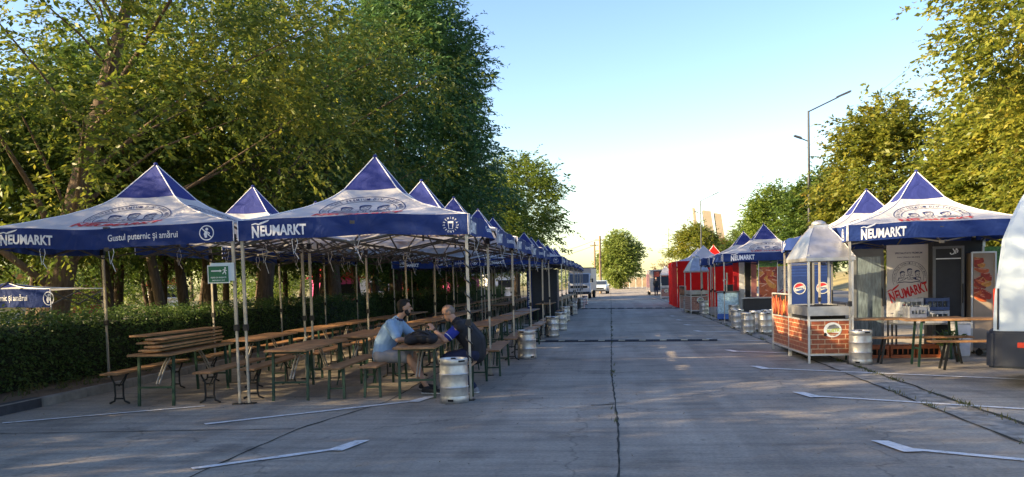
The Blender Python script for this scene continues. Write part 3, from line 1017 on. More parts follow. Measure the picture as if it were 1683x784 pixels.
place(t2, (-11.8, 47.5, 0.05), 1.4, (0.75, 0.75, 0.56), 'dark green tree right behind the towering dark one', GF)
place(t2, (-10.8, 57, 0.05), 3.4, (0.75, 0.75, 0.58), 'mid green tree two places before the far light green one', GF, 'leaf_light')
place(t3, (-9.6, 66, 0.05), 2.0, (0.85, 0.85, 0.78), 'light green tree just before the last of the row', GF)
place(t1, (-11.8, 4.4, 0.05), 1.9, (0.95, 0.95, 0.95), 'unseen tree added at the left abreast of the camera to shade the foreground', GF)  # out of view, added and sized to shade the lot and van
for x_, y_, s_ in ((-16.2, 1.6, 0.8), (-18.0, 6.8, 0.62), (-16.0, -4.5, 0.8), (-21, -1, 0.8)):  # more out-of-view trees, added to thicken the shade on the foreground
    place(t1, (x_, y_, 0.05), x_, (1.0, 1.0, s_), 'unseen tree added left of the camera for its shade', GF)
place(t1, (-11.0, -1.2, 0.05), 0.8, (1.0, 1.0, 0.78), 'unseen tree added beside the camera at the left for its shade', GF)  # out of view, height set for the shade it casts ahead
place(t1, (-12.5, -9, 0.05), 2.8, (1.0, 1.0, 0.75), 'unseen tree added behind the camera at the left for its shade', GF)  # out of view, added to keep sun off the foreground

# the grove deeper in
GB = 'trees deep in the grove'
LB = 'slim dark trunked tree deep in the grove behind the hedge'
g0 = make_tree('grove_tree', LB, 'tree', GB, (-20.5, 31.5, 0.05), 0, 'bark', 'leaf_grove',
               seed=41, height=8.6, base=3.1, rad=3.2, trunk_r=0.2, nclump=95, ntwig=12, nleaf=11, lsize=0.23, lean=(0.7, 0.3), clump_r=0.9, droop=0.4, forks=6, twig=0.8)
g1 = make_tree('grove_tree', LB, 'tree', GB, (-15.5, 24, 0.05), 0, 'bark', 'leaf_grove',
               seed=47, height=9.0, base=3.5, rad=3.0, trunk_r=0.17, nclump=85, ntwig=12, nleaf=11, lsize=0.23, lean=(-0.8, 0.4), clump_r=0.9, droop=0.3, forks=7, twig=0.8)
k = 0
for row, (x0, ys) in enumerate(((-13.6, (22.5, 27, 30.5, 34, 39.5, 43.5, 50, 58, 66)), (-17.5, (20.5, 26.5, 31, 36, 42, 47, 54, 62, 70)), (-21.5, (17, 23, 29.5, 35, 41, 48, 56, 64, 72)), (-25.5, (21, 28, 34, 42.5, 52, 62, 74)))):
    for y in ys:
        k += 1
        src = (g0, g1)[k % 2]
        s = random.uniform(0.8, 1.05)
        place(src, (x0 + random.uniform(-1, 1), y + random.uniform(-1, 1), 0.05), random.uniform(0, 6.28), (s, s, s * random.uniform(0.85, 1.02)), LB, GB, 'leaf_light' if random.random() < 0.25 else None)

# bushes and far trees beyond the clearing
GC = 'sunlit trees beyond the clearing'
c0 = make_tree('roadside_tree', 'low sunlit bushy tree far beyond the grove clearing', 'tree', GC, (-62, 40, -0.03), 0, 'bark', 'leaf_light',
               seed=61, height=9, base=0.5, rad=5.0, trunk_r=0.25, nclump=80, ntwig=9, nleaf=9, lsize=0.42, clump_r=1.3, droop=0.2, forks=4, twig=1.2)
for i in range(17):
    place(c0, (-60 - random.uniform(0, 14), 2 + i * 8.5 + random.uniform(-2, 2), -0.03), random.uniform(0, 6), random.uniform(0.8, 1.15), 'low sunlit bushy tree far beyond the grove clearing', GC)

for i in range(14):
    sc_ = random.uniform(0.32, 0.5)
    place(c0, (-29.5 - random.uniform(0, 9), 12 + i * 5.6 + random.uniform(-2, 2), 0.0), random.uniform(0, 6), (sc_ * 1.3, sc_ * 1.3, sc_), 'round sunlit bush at the far edge of the grove', 'sunlit bushes at the far edge of the grove')
# right hand side
GR = 'golden trees on the right'
r0 = make_tree('linden_tree', 'big golden green tree leaning in at the upper right edge', 'tree', GR, (14.0, 24.2, 0.1), 0, 'bark', 'leaf_gold',
               seed=71, height=13.2, base=2.6, rad=3.8, trunk_r=0.25, nclump=280, ntwig=20, nleaf=14, lsize=0.18, lean=(-0.2, 0), clump_r=0.85, droop=0.35, forks=8, twig=0.8, width=0.5)
r1 = make_tree('linden_tree', 'round golden tree behind the tents, left of the big one', 'tree', GR, (12.2, 38.5, 0.1), 0, 'bark', 'leaf_gold',
               seed=75, height=9.0, base=2.3, rad=2.6, trunk_r=0.17, nclump=190, ntwig=20, nleaf=13, lsize=0.2, clump_r=0.75, droop=0.25, forks=6, twig=0.7, width=0.55)
place(r1, (14.4, 31, 0.1), 2.0, (1.1, 1.1, 0.92), 'dark golden tree half hidden behind the big upper right one', GR)
place(r1, (14.8, 59, 0.1), 1.0, (1.05, 1.05, 0.95), 'green tree behind the street lamp', GR, 'leaf_grove')
place(r1, (13.4, 68, 0.1), 4.0, (1.0, 1.0, 0.95), 'pale green tree left of the one behind the street lamp', GR, 'leaf_light')
place(r1, (14.4, 84, 0.1), 2.6, (0.9, 0.9, 0.8), 'small yellow green tree over the far blue tents', GR, 'leaf_light')
place(r1, (11.5, 112, 0.1), 5.0, (1.25, 1.25, 0.95), 'far tree with rusty and green leaves above the red tent', GR, 'leaf_gold')
place(r1, (15.8, 118, 0.1), 3.3, (0.9, 0.9, 0.75), 'far rusty leaved tree beside the concrete pylons', GR, 'leaf_rust')
place(r1, (22.5, 46, 0.4), 0.4, (1.2, 1.2, 1.1), 'golden tree across the side road', GR)
place(r1, (30, 27, 1.5), 1.4, (1.2, 1.2, 1.1), 'golden tree on the grass bank behind the big right one', GR)
place(r1, (21.5, 28, 0.4), 2.4, (1.2, 1.2, 1.15), 'green gold tree across the side road behind the white van', GR, 'leaf_gold')
pop = make_tree('poplar_tree', 'lone bright green tree at the far end of the lot behind the poles', 'tree', None, (1.6, 142, 0), 0, 'bark', 'leaf_poplar',
               seed=81, height=9.8, base=0.7, rad=3.0, trunk_r=0.25, nclump=300, ntwig=13, nleaf=10, lsize=0.4, clump_r=0.9, droop=0.05, forks=6, twig=0.9)
place(c0, (9.3, 150, 0), 1.0, (0.45, 0.45, 0.52), 'orange leaved bush by the far white fence', 'far bushes at the end of the lot', 'leaf_rust')
place(c0, (17, 175, 0), 2.0, (0.7, 0.7, 0.75), 'green bush behind the pink food truck', 'far bushes at the end of the lot', 'leaf_grove')
place(c0, (-9, 185, 0), 2.0, (0.8, 0.8, 0.55), 'low green bush behind the box truck', 'far bushes at the end of the lot', 'leaf_grove')
for i, x in enumerate((-34, -24, 30, 44, 60)):
    place(c0, (x, 190 + 8 * (i % 3), 0), i, (1.3, 1.3, 1.0), 'hazy tree on the horizon line', 'trees on the horizon', 'leaf_grove')

# hedge: one long clipped hedge, leaves over a twiggy core
def hedge():
    t = thing('clipped_hedge', 'long clipped dark green hedge along the left edge of the lot', 'hedge', (0, 0, 0))
    x0, x1, y0, y1, h = -10.35, -9.3, 1.0, 72.0, 1.2
    mb = MB()
    ys = np.linspace(y0, y1, 90)
    prof = [(x1 - 0.12, 0.09), (x1 - 0.1, 0.6), (x1 - 0.14, h - 0.2), (x1 - 0.25, h - 0.13), (x0 + 0.25, h - 0.13), (x0 + 0.12, h - 0.2), (x0 + 0.1, 0.09)]
    vs, fs = [], []
    for y in ys:
        for x, z in prof:
            vs.append((x + random.uniform(-.05, .05), y, z + (random.uniform(-.05, .05) if z > .2 else 0)))
    n = len(prof)
    for j in range(len(ys) - 1):
        for i in range(n - 1):
            a = j * n + i
            fs.append((a, a + n, a + n + 1, a + 1))
    mb.add(vs, fs)
    mb.build('twigs', M['hedgecore'], t)
    def dens(n_):
        return y0 + (y1 - y0) * rng.random(n_) ** 1.9
    nf = 34000
    front = np.stack([x1 + rng.normal(-0.05, 0.06, nf), dens(nf), 0.1 + (h - 0.08) * rng.random(nf) ** 0.85], 1)
    nt = 15000
    top = np.stack([rng.uniform(x0, x1, nt), dens(nt), h + rng.normal(-0.05, 0.05, nt)], 1)
    nb = 5000
    back = np.stack([x0 + rng.normal(0.05, 0.06, nb), dens(nb), 0.1 + (h - 0.08) * rng.random(nb)], 1)
    P = np.concatenate([front, top, back])
    out = np.concatenate([np.tile([1, 0, 0.1], (nf, 1)), np.tile([0, 0, 1], (nt, 1)), np.tile([-1, 0, 0.1], (nb, 1))]).astype(float)
    bump = np.sin(P[:, 1] * 2.1) * 0.04 + np.sin(P[:, 1] * 5.3 + P[:, 2] * 4) * 0.035
    P = P + out * bump[:, None]
    D = out * 0.8 + rng.normal(0, 0.6, P.shape)
    D /= np.linalg.norm(D, axis=1)[:, None]
    sc = 1 + np.clip((P[:, 1] - 15) / 40, 0, 1.2)
    V = leaves_from_twigs(P, D, 0.12 * sc, 3, 0.062, 0.2, 0.55)
    np_mesh('foliage', V, np.arange(len(V)).reshape(-1, 4), M['leaf_hedge'], t)
M['hedgecore'] = mat('hedge_core', (0.016, 0.022, 0.01), 0.95, nscale=8, amt=0.5)
hedge()

# ------------------------------------------------------------------ far structures
def pylons():
    for i, (x, w, h, lx, dep) in enumerate(((17.4, 0.45, 15.0, 1.6, 1.8), (19.6, 1.45, 14.4, 2.0, 1.8), (21.6, 1.2, 13.8, 1.8, 1.8))):
        mb = MB()
        mb.prism([(0, 0), (w * 1.1, 0), (w * 1.1 - lx, h - 0.25), (w * 0.1 - lx, h)], -dep / 2, dep / 2)
        o = mb.build('concrete_pylon', M['concretewall'])
        o.location = (x, 160, -0.03)
        tag(o, ('thin slanted concrete pylon, leftmost of the three', 'wide slanted concrete pylon, middle of the three', 'slanted concrete pylon, rightmost and lowest of the three')[i], 'monument', 'slanted concrete pylons of a monument')
pylons()

def street_lamp(label, loc, h, arm=1.9, k=1.0):
    t = thing('street_lamp', label, 'street lamp', loc, 0, 'double armed street lamps')
    mb = MB()
    mb.tube([(0, 0, -0.03), (0, 0, 0.6)], 0.1, 10)
    mb.tube([(0, 0, 0.6), (0, 0, h)], [0.085, 0.05], 10)
    mb.build('post', M['lamppost'], t)
    a = MB()
    a.tube([(0, 0, h - 0.04), (arm * 0.72, 0, h + arm * 0.3)], 0.032, 8)
    a.build('arm', M['lamppost'], t)
    hd = MB()
    hd.prism([(arm * 0.66, h + arm * 0.27), (arm, h + arm * 0.4), (arm * 1.01, h + arm * 0.43), (arm * 0.97, h + arm * 0.435), (arm * 0.66, h + arm * 0.31)], -0.1, 0.1)
    hd.build('lamp_head', M['lamppost'], t)
    b = MB()
    b.tube([(0, 0, h - 1.42), (-0.34, 0, h - 1.26)], 0.026, 8)
    b.build('arm', M['lamppost'], t)
    h2 = MB()
    h2.prism([(-0.3, h - 1.3), (-0.62, h - 1.17), (-0.68, h - 1.12), (-0.62, h - 1.1), (-0.34, h - 1.2)], -0.1, 0.1)
    h2.build('lamp_head', M['lamppost'], t)
    return t
street_lamp('nearest and tallest grey street lamp with a long and a short arm', (9.35, 40, 0), 9.25)
street_lamp('middle grey street lamp in front of the concrete pylons', (9.8, 90, 0), 9.85)
street_lamp('farthest grey street lamp above the rusty leaved tree', (10.6, 150, 0), 10.7)

def utility_pole(label, x, y, h, r):
    t = thing('utility_pole', label, 'utility pole', (x, y, -0.03), 0, 'wooden utility poles at the far end')
    mb = MB(); mb.tube([(0, 0, 0), (0.05, 0, h)], [r, r * 0.7], 10); mb.build('post', M['woodpole'], t)
    b = MB(); b.box((0, 0, h - 0.5), (1.1, 0.1, 0.1)); b.build('cross_arm', M['woodpole'], t)
    for sx in (-0.45, 0.45):
        i = MB(); i.lathe([(0.03, 0), (0.05, 0.03), (0.03, 0.06), (0.05, 0.09), (0.02, 0.14)], 8, c=(sx, 0, h - 0.45)); i.build('insulator', M['cratewhite'], t)
utility_pole('tall wooden utility pole in front of the lone far tree', -1.2, 100, 7.0, 0.17)
utility_pole('shorter wooden utility pole just left of the tall one', -2.0, 108, 6.7, 0.14)

def cable(label, a, b, sag, r=0.02):
    mb = MB()
    a, b = Vector(a), Vector(b)
    pts = []
    for i in range(25):
        k = i / 24
        p = a.lerp(b, k); p.z -= sag * 4 * k * (1 - k); pts.append(p)
    mb.tube(pts, r, 5)
    tag(mb.build('overhead_cable', M['wire']), label, 'cable', 'overhead cables')
cable('upper overhead cable running left from the tall utility pole', (-1.65, 100, 6.5), (-16, 92, 4.8), 1.1)
cable('lower overhead cable running left from the tall utility pole', (-1.65, 100.02, 5.9), (-16, 92, 4.1), 1.0)
cable('thin overhead cable running to the right edge of the sky', (11.2, 90, 9.4), (16.6, 40.0, 13.2), 0.8, 0.008)
cable('thin overhead cable between the two farther street lamps', (10.6, 150, 10.4), (9.8, 90, 9.5), 0.9, 0.015)

def white_fence(label, x0, x1, y, h, m, n, gap, rails=True):
    t = thing('panel_fence', label, 'fence', (x0, y, -0.03), 0, 'fences at the far end of the lot')
    w = (x1 - x0) / n
    for i in range(n):
        mb = MB()
        mb.box((w * (i + .5), 0, h * 0.55), (w - gap, 0.05, h * 0.85))
        mb.build('fence_panel', m[i % len(m)], t)
        p = MB(); p.box((w * i, 0, h / 2 + .05), (0.09, 0.09, h + 0.1)); p.build('fence_post', M['kiosk_white'], t)
white_fence('weathered brown and white panel fence closing the far end', -1.0, 9.2, 152, 2.0, [M['fencewood'], M['concretewall'], M['fencewood']], 9, 0.3)
def rail_fence():
    t = thing('rail_fence', 'low white railing fence right of the far panel fence', 'fence', (5.6, 128, -0.03), 0, 'fences at the far end of the lot')
    for i in range(7):
        p = MB(); p.box((i * 0.62, 0, 0.75), (0.07, 0.07, 1.5)); p.build('fence_post', M['kiosk_white'], t)
    for z in (0.5, 1.0, 1.4):
        r = MB(); r.box((1.86, 0.06, z), (3.8, 0.04, 0.07)); r.build('rail', M['kiosk_white'], t)
rail_fence()

def kiosk(label, loc, rz, w, d, h, wall, roof, group='market stalls beyond the grove'):
    t = thing('market_kiosk', label, 'kiosk', loc, rz, group)
    b = MB(); b.box((0, 0, h * 0.5), (w, d, h)); b.build('wall', M[wall], t, bevel=0.02)
    r = MB(); r.prism([(-w * 0.58, h), (w * 0.58, h), (w * 0.3, h + 0.75), (-w * 0.3, h + 0.75)], -d * 0.58, d * 0.58); r.build('roof', M[roof], t)
    o = MB(); o.box((w * 0.1, -d / 2 - 0.012, h * 0.62), (w * 0.6, 0.02, h * 0.36)); o.build('hatch', M['hole'], t)
    c = MB(); c.box((w * 0.1, -d / 2 - 0.17, h * 0.4), (w * 0.7, 0.3, 0.05)); c.build('counter', M['kiosk_white'], t)
for a in (('pink market kiosk with a red roof seen between the trunks', (-21.5, 62, -0.03), 0.7, 3.2, 2.5, 2.3, 'kiosk_pink', 'kiosk_red'),
          ('bright red market kiosk with a white roof seen between the trunks', (-17.2, 73, -0.03), 0.6, 3.4, 2.5, 2.4, 'kiosk_red', 'kiosk_white'),
          ('pink and white kiosk right of the bright red one', (-15.5, 84, -0.03), 0.5, 3.2, 2.5, 2.4, 'kiosk_pink', 'kiosk_white'),
          ('orange roofed white kiosk deep left in the clearing', (-36, 44, -0.03), 0.8, 3.2, 2.5, 2.5, 'kiosk_white', 'kiosk_orange'),
          ('red roofed white kiosk seen left of the green sign', (-46, 80, -0.03), 0.7, 3.4, 2.6, 2.3, 'kiosk_white', 'kiosk_red'),
          ('magenta kiosk at the far left of the clearing', (-39, 56, -0.03), 0.8, 3.2, 2.5, 2.0, 'kiosk_pink', 'kiosk_pink'),
          ('white kiosk with an orange roof behind the tents', (-24.5, 82, -0.03), 0.5, 3.6, 2.5, 2.5, 'kiosk_white', 'kiosk_orange'),
          ('white tent roofed kiosk at the end of the hedge', (-12.3, 92, -0.03), 0.4, 3.6, 2.5, 2.4, 'kiosk_white', 'kiosk_white')):
    kiosk(*a)

# ------------------------------------------------------------------ pop-up tents
PROF = [(0, 0), (0.1, 0.036), (0.25, 0.105), (0.46, 0.215), (0.6, 0.32), (0.67, 0.385), (0.75, 0.49), (1.0, 1.0)]
def prof(t):
    for (a, za), (b, zb) in zip(PROF, PROF[1:]):
        if t <= b:
            return za + (zb - za) * (t - a) / (b - a)
    return 1.0
HUMP = 0.035
TB = 0.75   # where the blue peak starts

def tent_face(i, hx, hy):
    """corner points, outward direction and along direction of eave i: 0 front(-y) 1 right(+x) 2 back 3 left"""
    return [((-hx, -hy), (hx, -hy)), ((hx, -hy), (hx, hy)), ((hx, hy), (-hx, hy)), ((-hx, hy), (-hx, -hy))][i]

def roof_point(i, s, t, hx, hy, ez, rise, lift=0.0):
    a, b = tent_face(i, hx, hy)
    x = (a[0] + (b[0] - a[0]) * s) * (1 - t)
    y = (a[1] + (b[1] - a[1]) * s) * (1 - t)
    env = sin(pi * min(max(s, 0), 1))
    z = ez + rise * prof(t) - 0.07 * env * (4 * t * (1 - t)) ** 2 * (1 if t < TB else 0.5) + HUMP * (env ** 2) * (1 - t) ** 3 \
        + 0.008 * sin(9 * s + 3 * i) * env * (1 - t)
    return (x, y, z + lift)

def valance_point(i, s, d, hx, hy, ez, off=0.0, seed=0):
    a, b = tent_face(i, hx, hy)
    nx, ny = ((0, -1), (1, 0), (0, 1), (-1, 0))[i]
    env = sin(pi * min(max(s, 0), 1))
    L = 2 * (hx if i % 2 == 0 else hy)
    w = (0.02 * sin(s * 11 + seed) + 0.045 * sin(s * 5 + seed * 1.7) + 0.014 * sin(s * 27 + seed * 3)) * env * (0.25 + d / 0.28) * (2.2 if i % 2 else 0.9)
    w = max(w, -0.02) + 0.014
    x = a[0] + (b[0] - a[0]) * s + nx * (w + off)
    y = a[1] + (b[1] - a[1]) * s + ny * (w + off)
    return (x, y, ez + HUMP * env ** 2 + 0.008 - d + 0.012 * sin(s * 13 + seed) * env)

def val_print(kind):
    """prints of one valance, in metres: x from the middle, y from the valance's top downwards (negative)"""
    out = []
    def new(n):
        f = Flat(); out.append((n, f)); return f
    if kind == 'gustul':
        new('lettering').brand(-1.14, -0.16, 0.76, 0.14)
        new('slogan').text('Gustul puternic și amărui', 0.54, -0.145, 0.13, width=1.02, bold=0.012)
        F = new('badge')
        F.ring(1.46, -0.145, 0.098, 0.014)
        F.stroke([(1.39, -0.075), (1.53, -0.215)], 0.014)
        F.disc(1.465, -0.095, 0.02)
        F.stroke([(1.455, -0.12), (1.44, -0.16), (1.45, -0.21)], [0.03, 0.045, 0.03])
        F.stroke([(1.465, -0.13), (1.5, -0.15), (1.48, -0.18)], 0.016)
    elif kind == 'enjoy':
        new('lettering').brand(-1.02, -0.16, 0.76, 0.15)
        F = new('badge')
        F.arc_text('ENJOY', 1.36, -0.145, 0.094, 0.03, pi / 2, 0.38, bold=0.03)
        F.arc_text('RESPONSIBLY', 1.36, -0.145, 0.094, 0.03, -pi / 2, 0.38, bold=0.03, inward=True)
        F.stroke([(1.325, -0.1), (1.335, -0.2), (1.385, -0.2), (1.395, -0.1)], 0.009, closed=True)
        F.poly([(1.327, -0.1), (1.393, -0.1), (1.391, -0.125), (1.329, -0.125)])
    elif kind == 'side':
        new('lettering').brand(-0.95, -0.16, 0.8, 0.17)
        new('slogan').text('Gustul puternic și amărui', 0.72, -0.15, 0.13, width=0.95, bold=0.012)
    elif kind == 'brand':
        new('lettering').brand(-0.95, -0.16, 0.74, 0.17)
    elif kind == 'brandlow':
        new('lettering').brand(-0.95, -0.16, 0.78, 0.17)
        new('lettering').brand(0.95, -0.16, 0.78, 0.17)
    elif kind == 'badge':
        F = new('badge')
        F.ring(1.1, -0.15, 0.1, 0.016)
        F.stroke([(1.03, -0.09), (1.17, -0.21)], 0.014)
        F.stroke([(1.1, -0.1), (1.08, -0.16), (1.1, -0.2)], 0.04)
        new('lettering').brand(-0.9, -0.16, 0.7, 0.16)
    return out

def make_tent(label, loc, rz, prints, hx=1.6, hy=1.51, ez=2.54, rise=1.06, vd=0.28, group=None, walls=(), top='blue', low='white', val='navy', emblem=True, strings=True, cat='party tent', legs=(0, 1, 2, 3)):
    t = thing('party_tent', label, cat, loc, rz, group)
    c = MB()
    for i in range(4):
        ts = [0, 0.05, 0.12, 0.25, 0.36, 0.46, 0.53, 0.6, 0.67, TB, 0.83, 0.92, 1.0]
        nS = 14
        vs, fs = [], []
        for tt in ts:
            for k in range(nS + 1):
                vs.append(roof_point(i, k / nS, tt, hx, hy, ez, rise))
        n = nS + 1
        lo, hi = [], []
        for j in range(len(ts) - 1):
            for k in range(nS):
                (hi if ts[j] >= TB - 1e-6 else lo).append((j * n + k, j * n + k + 1, (j + 1) * n + k + 1, (j + 1) * n + k))
        c.add(vs, lo, 1, True)
        c.add(vs, hi, 0, True)
        # piped seam down each hip
        c.tube([roof_point(i, 0, tt, hx, hy, ez, rise, 0.004) for tt in ts], 0.009, 5, 2, False)
    c.ball((0, 0, ez + rise + 0.0), (0.035, 0.035, 0.03), 8, 6, 0)
    can = c.build('canopy', [M[top], M[low], M['piping']], t)
    if emblem:
        e = MB()
        for i in range(4):
            half = (hx if i % 2 == 0 else hy)
            def fn(a, b, i=i, half=half):
                tt = 0.4 + 0.29 * b
                s = 0.5 + 0.62 * a / (2 * half * (1 - tt))
                return roof_point(i, s, tt, hx, hy, ez, rise, 0.007)
            EMBLEM.lay(e, fn)
            B = Flat(); B.brand(0, 0, 1.25, 0.1, 1, 0.0)
            def fb(a, b, i=i, half=half):
                tt = 0.2 + b / 0.8 + a * 0.03
                s = 0.5 + a / (2 * half * (1 - tt))
                return roof_point(i, s, tt, hx, hy, ez, rise, 0.009)
            B.lay(e, fb)
        e.build('emblem', [M['print_navy'], M['print_red']], can)
    for i in range(4):
        if prints[i] == 0: continue
        v = MB()
        nS, nD = 30, 3
        vs, fs = [], []
        for j in range(nD + 1):
            for k in range(nS + 1):
                vs.append(valance_point(i, k / nS, vd * j / nD, hx, hy, ez, 0, i + loc[1]))
        for j in range(nD):
            for k in range(nS):
                a = j * (nS + 1) + k
                fs.append((a, a + nS + 1, a + nS + 2, a + 1))
        v.add(vs, fs, 0, True)
        for s in (0.0, 1.0):
            v.tube([valance_point(i, s, d, hx, hy, ez, 0.003) for d in (0, vd / 2, vd)], 0.007, 5, 1, False)
        vo = v.build('valance', [M[val], M['piping']], t)
        if prints[i]:
            L = 2 * (hx if i % 2 == 0 else hy)
            for pn, fl in val_print(prints[i]):
                p = MB()
                fl.lay(p, lambda a, b, i=i, L=L: valance_point(i, 0.5 + a / L, -b * vd / 0.28, hx, hy, ez, 0.006, i + loc[1]))
                p.build(pn, M['print_white'], vo)
    for q, (sx, sy) in enumerate(((-1, -1), (1, -1), (1, 1), (-1, 1))):
        if q not in legs: continue
        x, y = sx * (hx - 0.035), sy * (hy - 0.035)
        l = MB()
        l.tube([(x, y, min(1.05, ez * .6)), (x, y, ez - 0.02)], 0.027, 4, 0, True, None, False)
        l.tube([(x, y, 0.01), (x, y, 1.1)], 0.021, 4, 0, True, None, False)
        l.box((x, y, 1.07), (0.062, 0.062, 0.09), 1)
        l.box((x, y, ez - 0.22), (0.07, 0.07, 0.1), 1)
        lo = l.build('leg', [M['pole'], M['black']], t)
        f = MB(); f.box((x + sx * -0.02, y, 0.008), (0.14, 0.12, 0.012)); f.build('foot', M['darkmetal'], lo)
    tr = MB()
    zt, zb = ez - 0.05, ez - 0.33
    for i in range(4):
        a, b = tent_face(i, hx - 0.04, hy - 0.04)
        a, b = Vector(a), Vector(b)
        for h in range(2):
            p, q = a.lerp(b, h / 2), a.lerp(b, (h + 1) / 2)
            tr.bar((p.x, p.y, zt), (q.x, q.y, zb), 0.022)
            tr.bar((p.x, p.y, zb), (q.x, q.y, zt), 0.022)
        m_ = a.lerp(b, 0.5)
        ctr = Vector((0, 0))
        for h in range(1):
            p, q = m_, ctr
            tr.bar((p.x, p.y, zb), (q.x, q.y, zt + 0.24), 0.02)
        tr.box((m_.x, m_.y, zt), (0.07, 0.07, 0.06)); tr.box((m_.x, m_.y, zb), (0.07, 0.07, 0.05))
    tr.tube([(0, 0, ez - 0.1), (0, 0, ez + rise - 0.03)], 0.022, 6)
    tr.build('truss', M['frame'], t)
    if strings:
        for k in range(0 if not strings else 3):
            i = (0, 0, 1, 3)[k]
            s = (0.25, 0.52, 0.4, 0.6)[k]
            st = MB()
            p0 = Vector(valance_point(i, s, 0.2, hx, hy, ez, -0.05))
            st.tube([p0, p0 + Vector((0.03, 0, -0.14)), p0 + Vector((-0.02, 0.01, -0.27)), p0 + Vector((0.04, 0, -0.36 - 0.05 * k))], 0.005, 4, 0, False)
            st.tube([p0, p0 + Vector((-0.05, 0, -0.1)), p0 + Vector((-0.03, 0.0, -0.3))], 0.004, 4, 0, False)
            st.build('tie_string', M['string'], t)
    for i in walls:
        w = MB()
        nS, nD = 24, 6
        vs, fs = [], []
        a, b = tent_face(i, hx - 0.01, hy - 0.01)
        nx, ny = ((0, -1), (1, 0), (0, 1), (-1, 0))[i]
        for j in range(nD + 1):
            for k in range(nS + 1):
                s = k / nS
                wv = 0.03 * sin(s * 23 + j * .4) * (j / nD) * sin(pi * s) + 0.012
                vs.append((a[0] + (b[0] - a[0]) * s + nx * wv, a[1] + (b[1] - a[1]) * s + ny * wv, (ez - 0.05) * (1 - j / nD) + 0.02))
        for j in range(nD):
            for k in range(nS):
                q = j * (nS + 1) + k
                fs.append((q, q + nS + 1, q + nS + 2, q + 1))
        w.add(vs, fs, 0, True)
        w.build('side_wall', M['red'], t)
    return t

TG = 'blue and white beer tents in the two rows along the lot'
RZ = radians(3.0)
tb = make_tent('corner tent nearest the road, its front valance ending in a beer glass badge', (-3.57, 12.38, 0), RZ, ('enjoy', 'side', 0, 0), group=TG)
HUMP = -0.05
ta = make_tent('nearest tent at the left edge, its front valance carrying a slogan', (-7.06, 12.18, 0), RZ, ('gustul', 0, 0, 'brand'), hx=1.84, group=TG)
HUMP = 0.02
tb2 = make_tent('second blue and white tent in the row beside the road', (-3.57, 15.5, 0), radians(1), (0, 'side', 0, 0), group=TG, legs=(2, 3))
ta2 = make_tent('second blue and white tent in the row beside the hedge', (-6.88, 15.3, 0), RZ, (0, 0, 0, 'brand'), group=TG, legs=(3,))
for k in range(2, 5):
    dup(tb2, (-3.5 + random.uniform(-.03, .03), 12.4 + 3.1 * k, random.uniform(-.03, .03)), radians(random.uniform(-1, 1)), ORD[k] + ' blue and white tent from the camera in the row beside the road', TG)
    dup(ta2, (-6.78, 12.3 + 3.1 * k, random.uniform(-.03, .03)), radians(random.uniform(-1, 1)), ORD[k] + ' blue and white tent from the camera in the row beside the hedge', TG)
tb3 = make_tent('tent beside the road just past the gap, its blue front showing a round badge', (-3.42, 32.9, 0), 0, ('enjoy', 'side', 0, 0), group=TG, strings=False)
dup(ta, (-6.66, 32.9, 0), 0, 'tent beside the hedge just past the gap, its lettered blue front facing us', TG)
for k in range(1, 8):
    dup(tb2, (-3.42 + random.uniform(-.04, .04), 32.9 + 3.08 * k, random.uniform(-.05, .05)), radians(random.uniform(-1, 1)), ORD[k] + ' tent after the gap in the row beside the road', TG)
    dup(ta2, (-6.66, 32.9 + 3.08 * k, random.uniform(-.05, .05)), radians(random.uniform(-1, 1)), ORD[k] + ' tent after the gap in the row beside the hedge', TG)
make_tent('half lowered blue and white tent behind the hedge at the left edge', (-13.15, 16.5, 0), radians(12), ('gustul', 0, 0, 0), hx=1.5, hy=1.35, ez=1.71, rise=0.16, vd=0.38, group=None, strings=False, emblem=False)

TR = 'blue and white tents over the stalls on the right'
tr1 = make_tent('blue and white tent at the right edge beside the white van', (5.78, 16.35, 0), radians(-4), ('brand', 'brand', None, 'badge'), hx=1.53, group=TR, ez=2.44, strings=False)
tr2 = make_tent('blue and white tent right behind the one beside the white van', (5.85, 19.6, 0), radians(-2), ('brand', 'brand', None, 'badge'), group=TR, ez=2.44, strings=False)
tr3 = make_tent('blue and white tent in the middle of the right row over a cluster of kegs', (5.45, 30.0, 0), radians(-1), ('brandlow', 'brand', None, 'badge'), group=TR, ez=2.38, strings=False)
dup(tr3, (5.5, 34.6, 0), radians(1), 'blue topped tent just behind the middle one of the right row', TR)
dup(tr3, (6.0, 38.4, 0), radians(2), 'pale blue topped tent farthest back in the right row, before the red tents', TR)
make_tent('red walled tent with a white and lilac roof on the right', (5.15, 46.2, 0), radians(1), (None,) * 4, walls=(0, 3), top='white', low='white', val='red', emblem=False, group='red tents on the right', ez=2.5, rise=0.85, strings=False)
make_tent('red walled tent behind the first red one, its wall along the road', (5.2, 49.6, 0), radians(1), (None,) * 4, walls=(3,), top='white', low='white', val='red', emblem=False, group='red tents on the right', ez=2.5, rise=0.85, strings=False)
make_tent('red roofed tent peeking out behind the white and lilac roof', (6.6, 53.6, 0), 0, (None,) * 4, walls=(0, 3), top='red', low='red', val='red', emblem=False, group='red tents on the right', ez=2.55, rise=1.1, strings=False)

# ------------------------------------------------------------------ beer tables and benches
TBG = 'wooden beer tables under the tents'
BG = 'wooden beer benches under the tents'
def slab_top(L, W, th):
    mb = MB()
    mb.box((0, 0, 0), (W, L, th))
    return mb

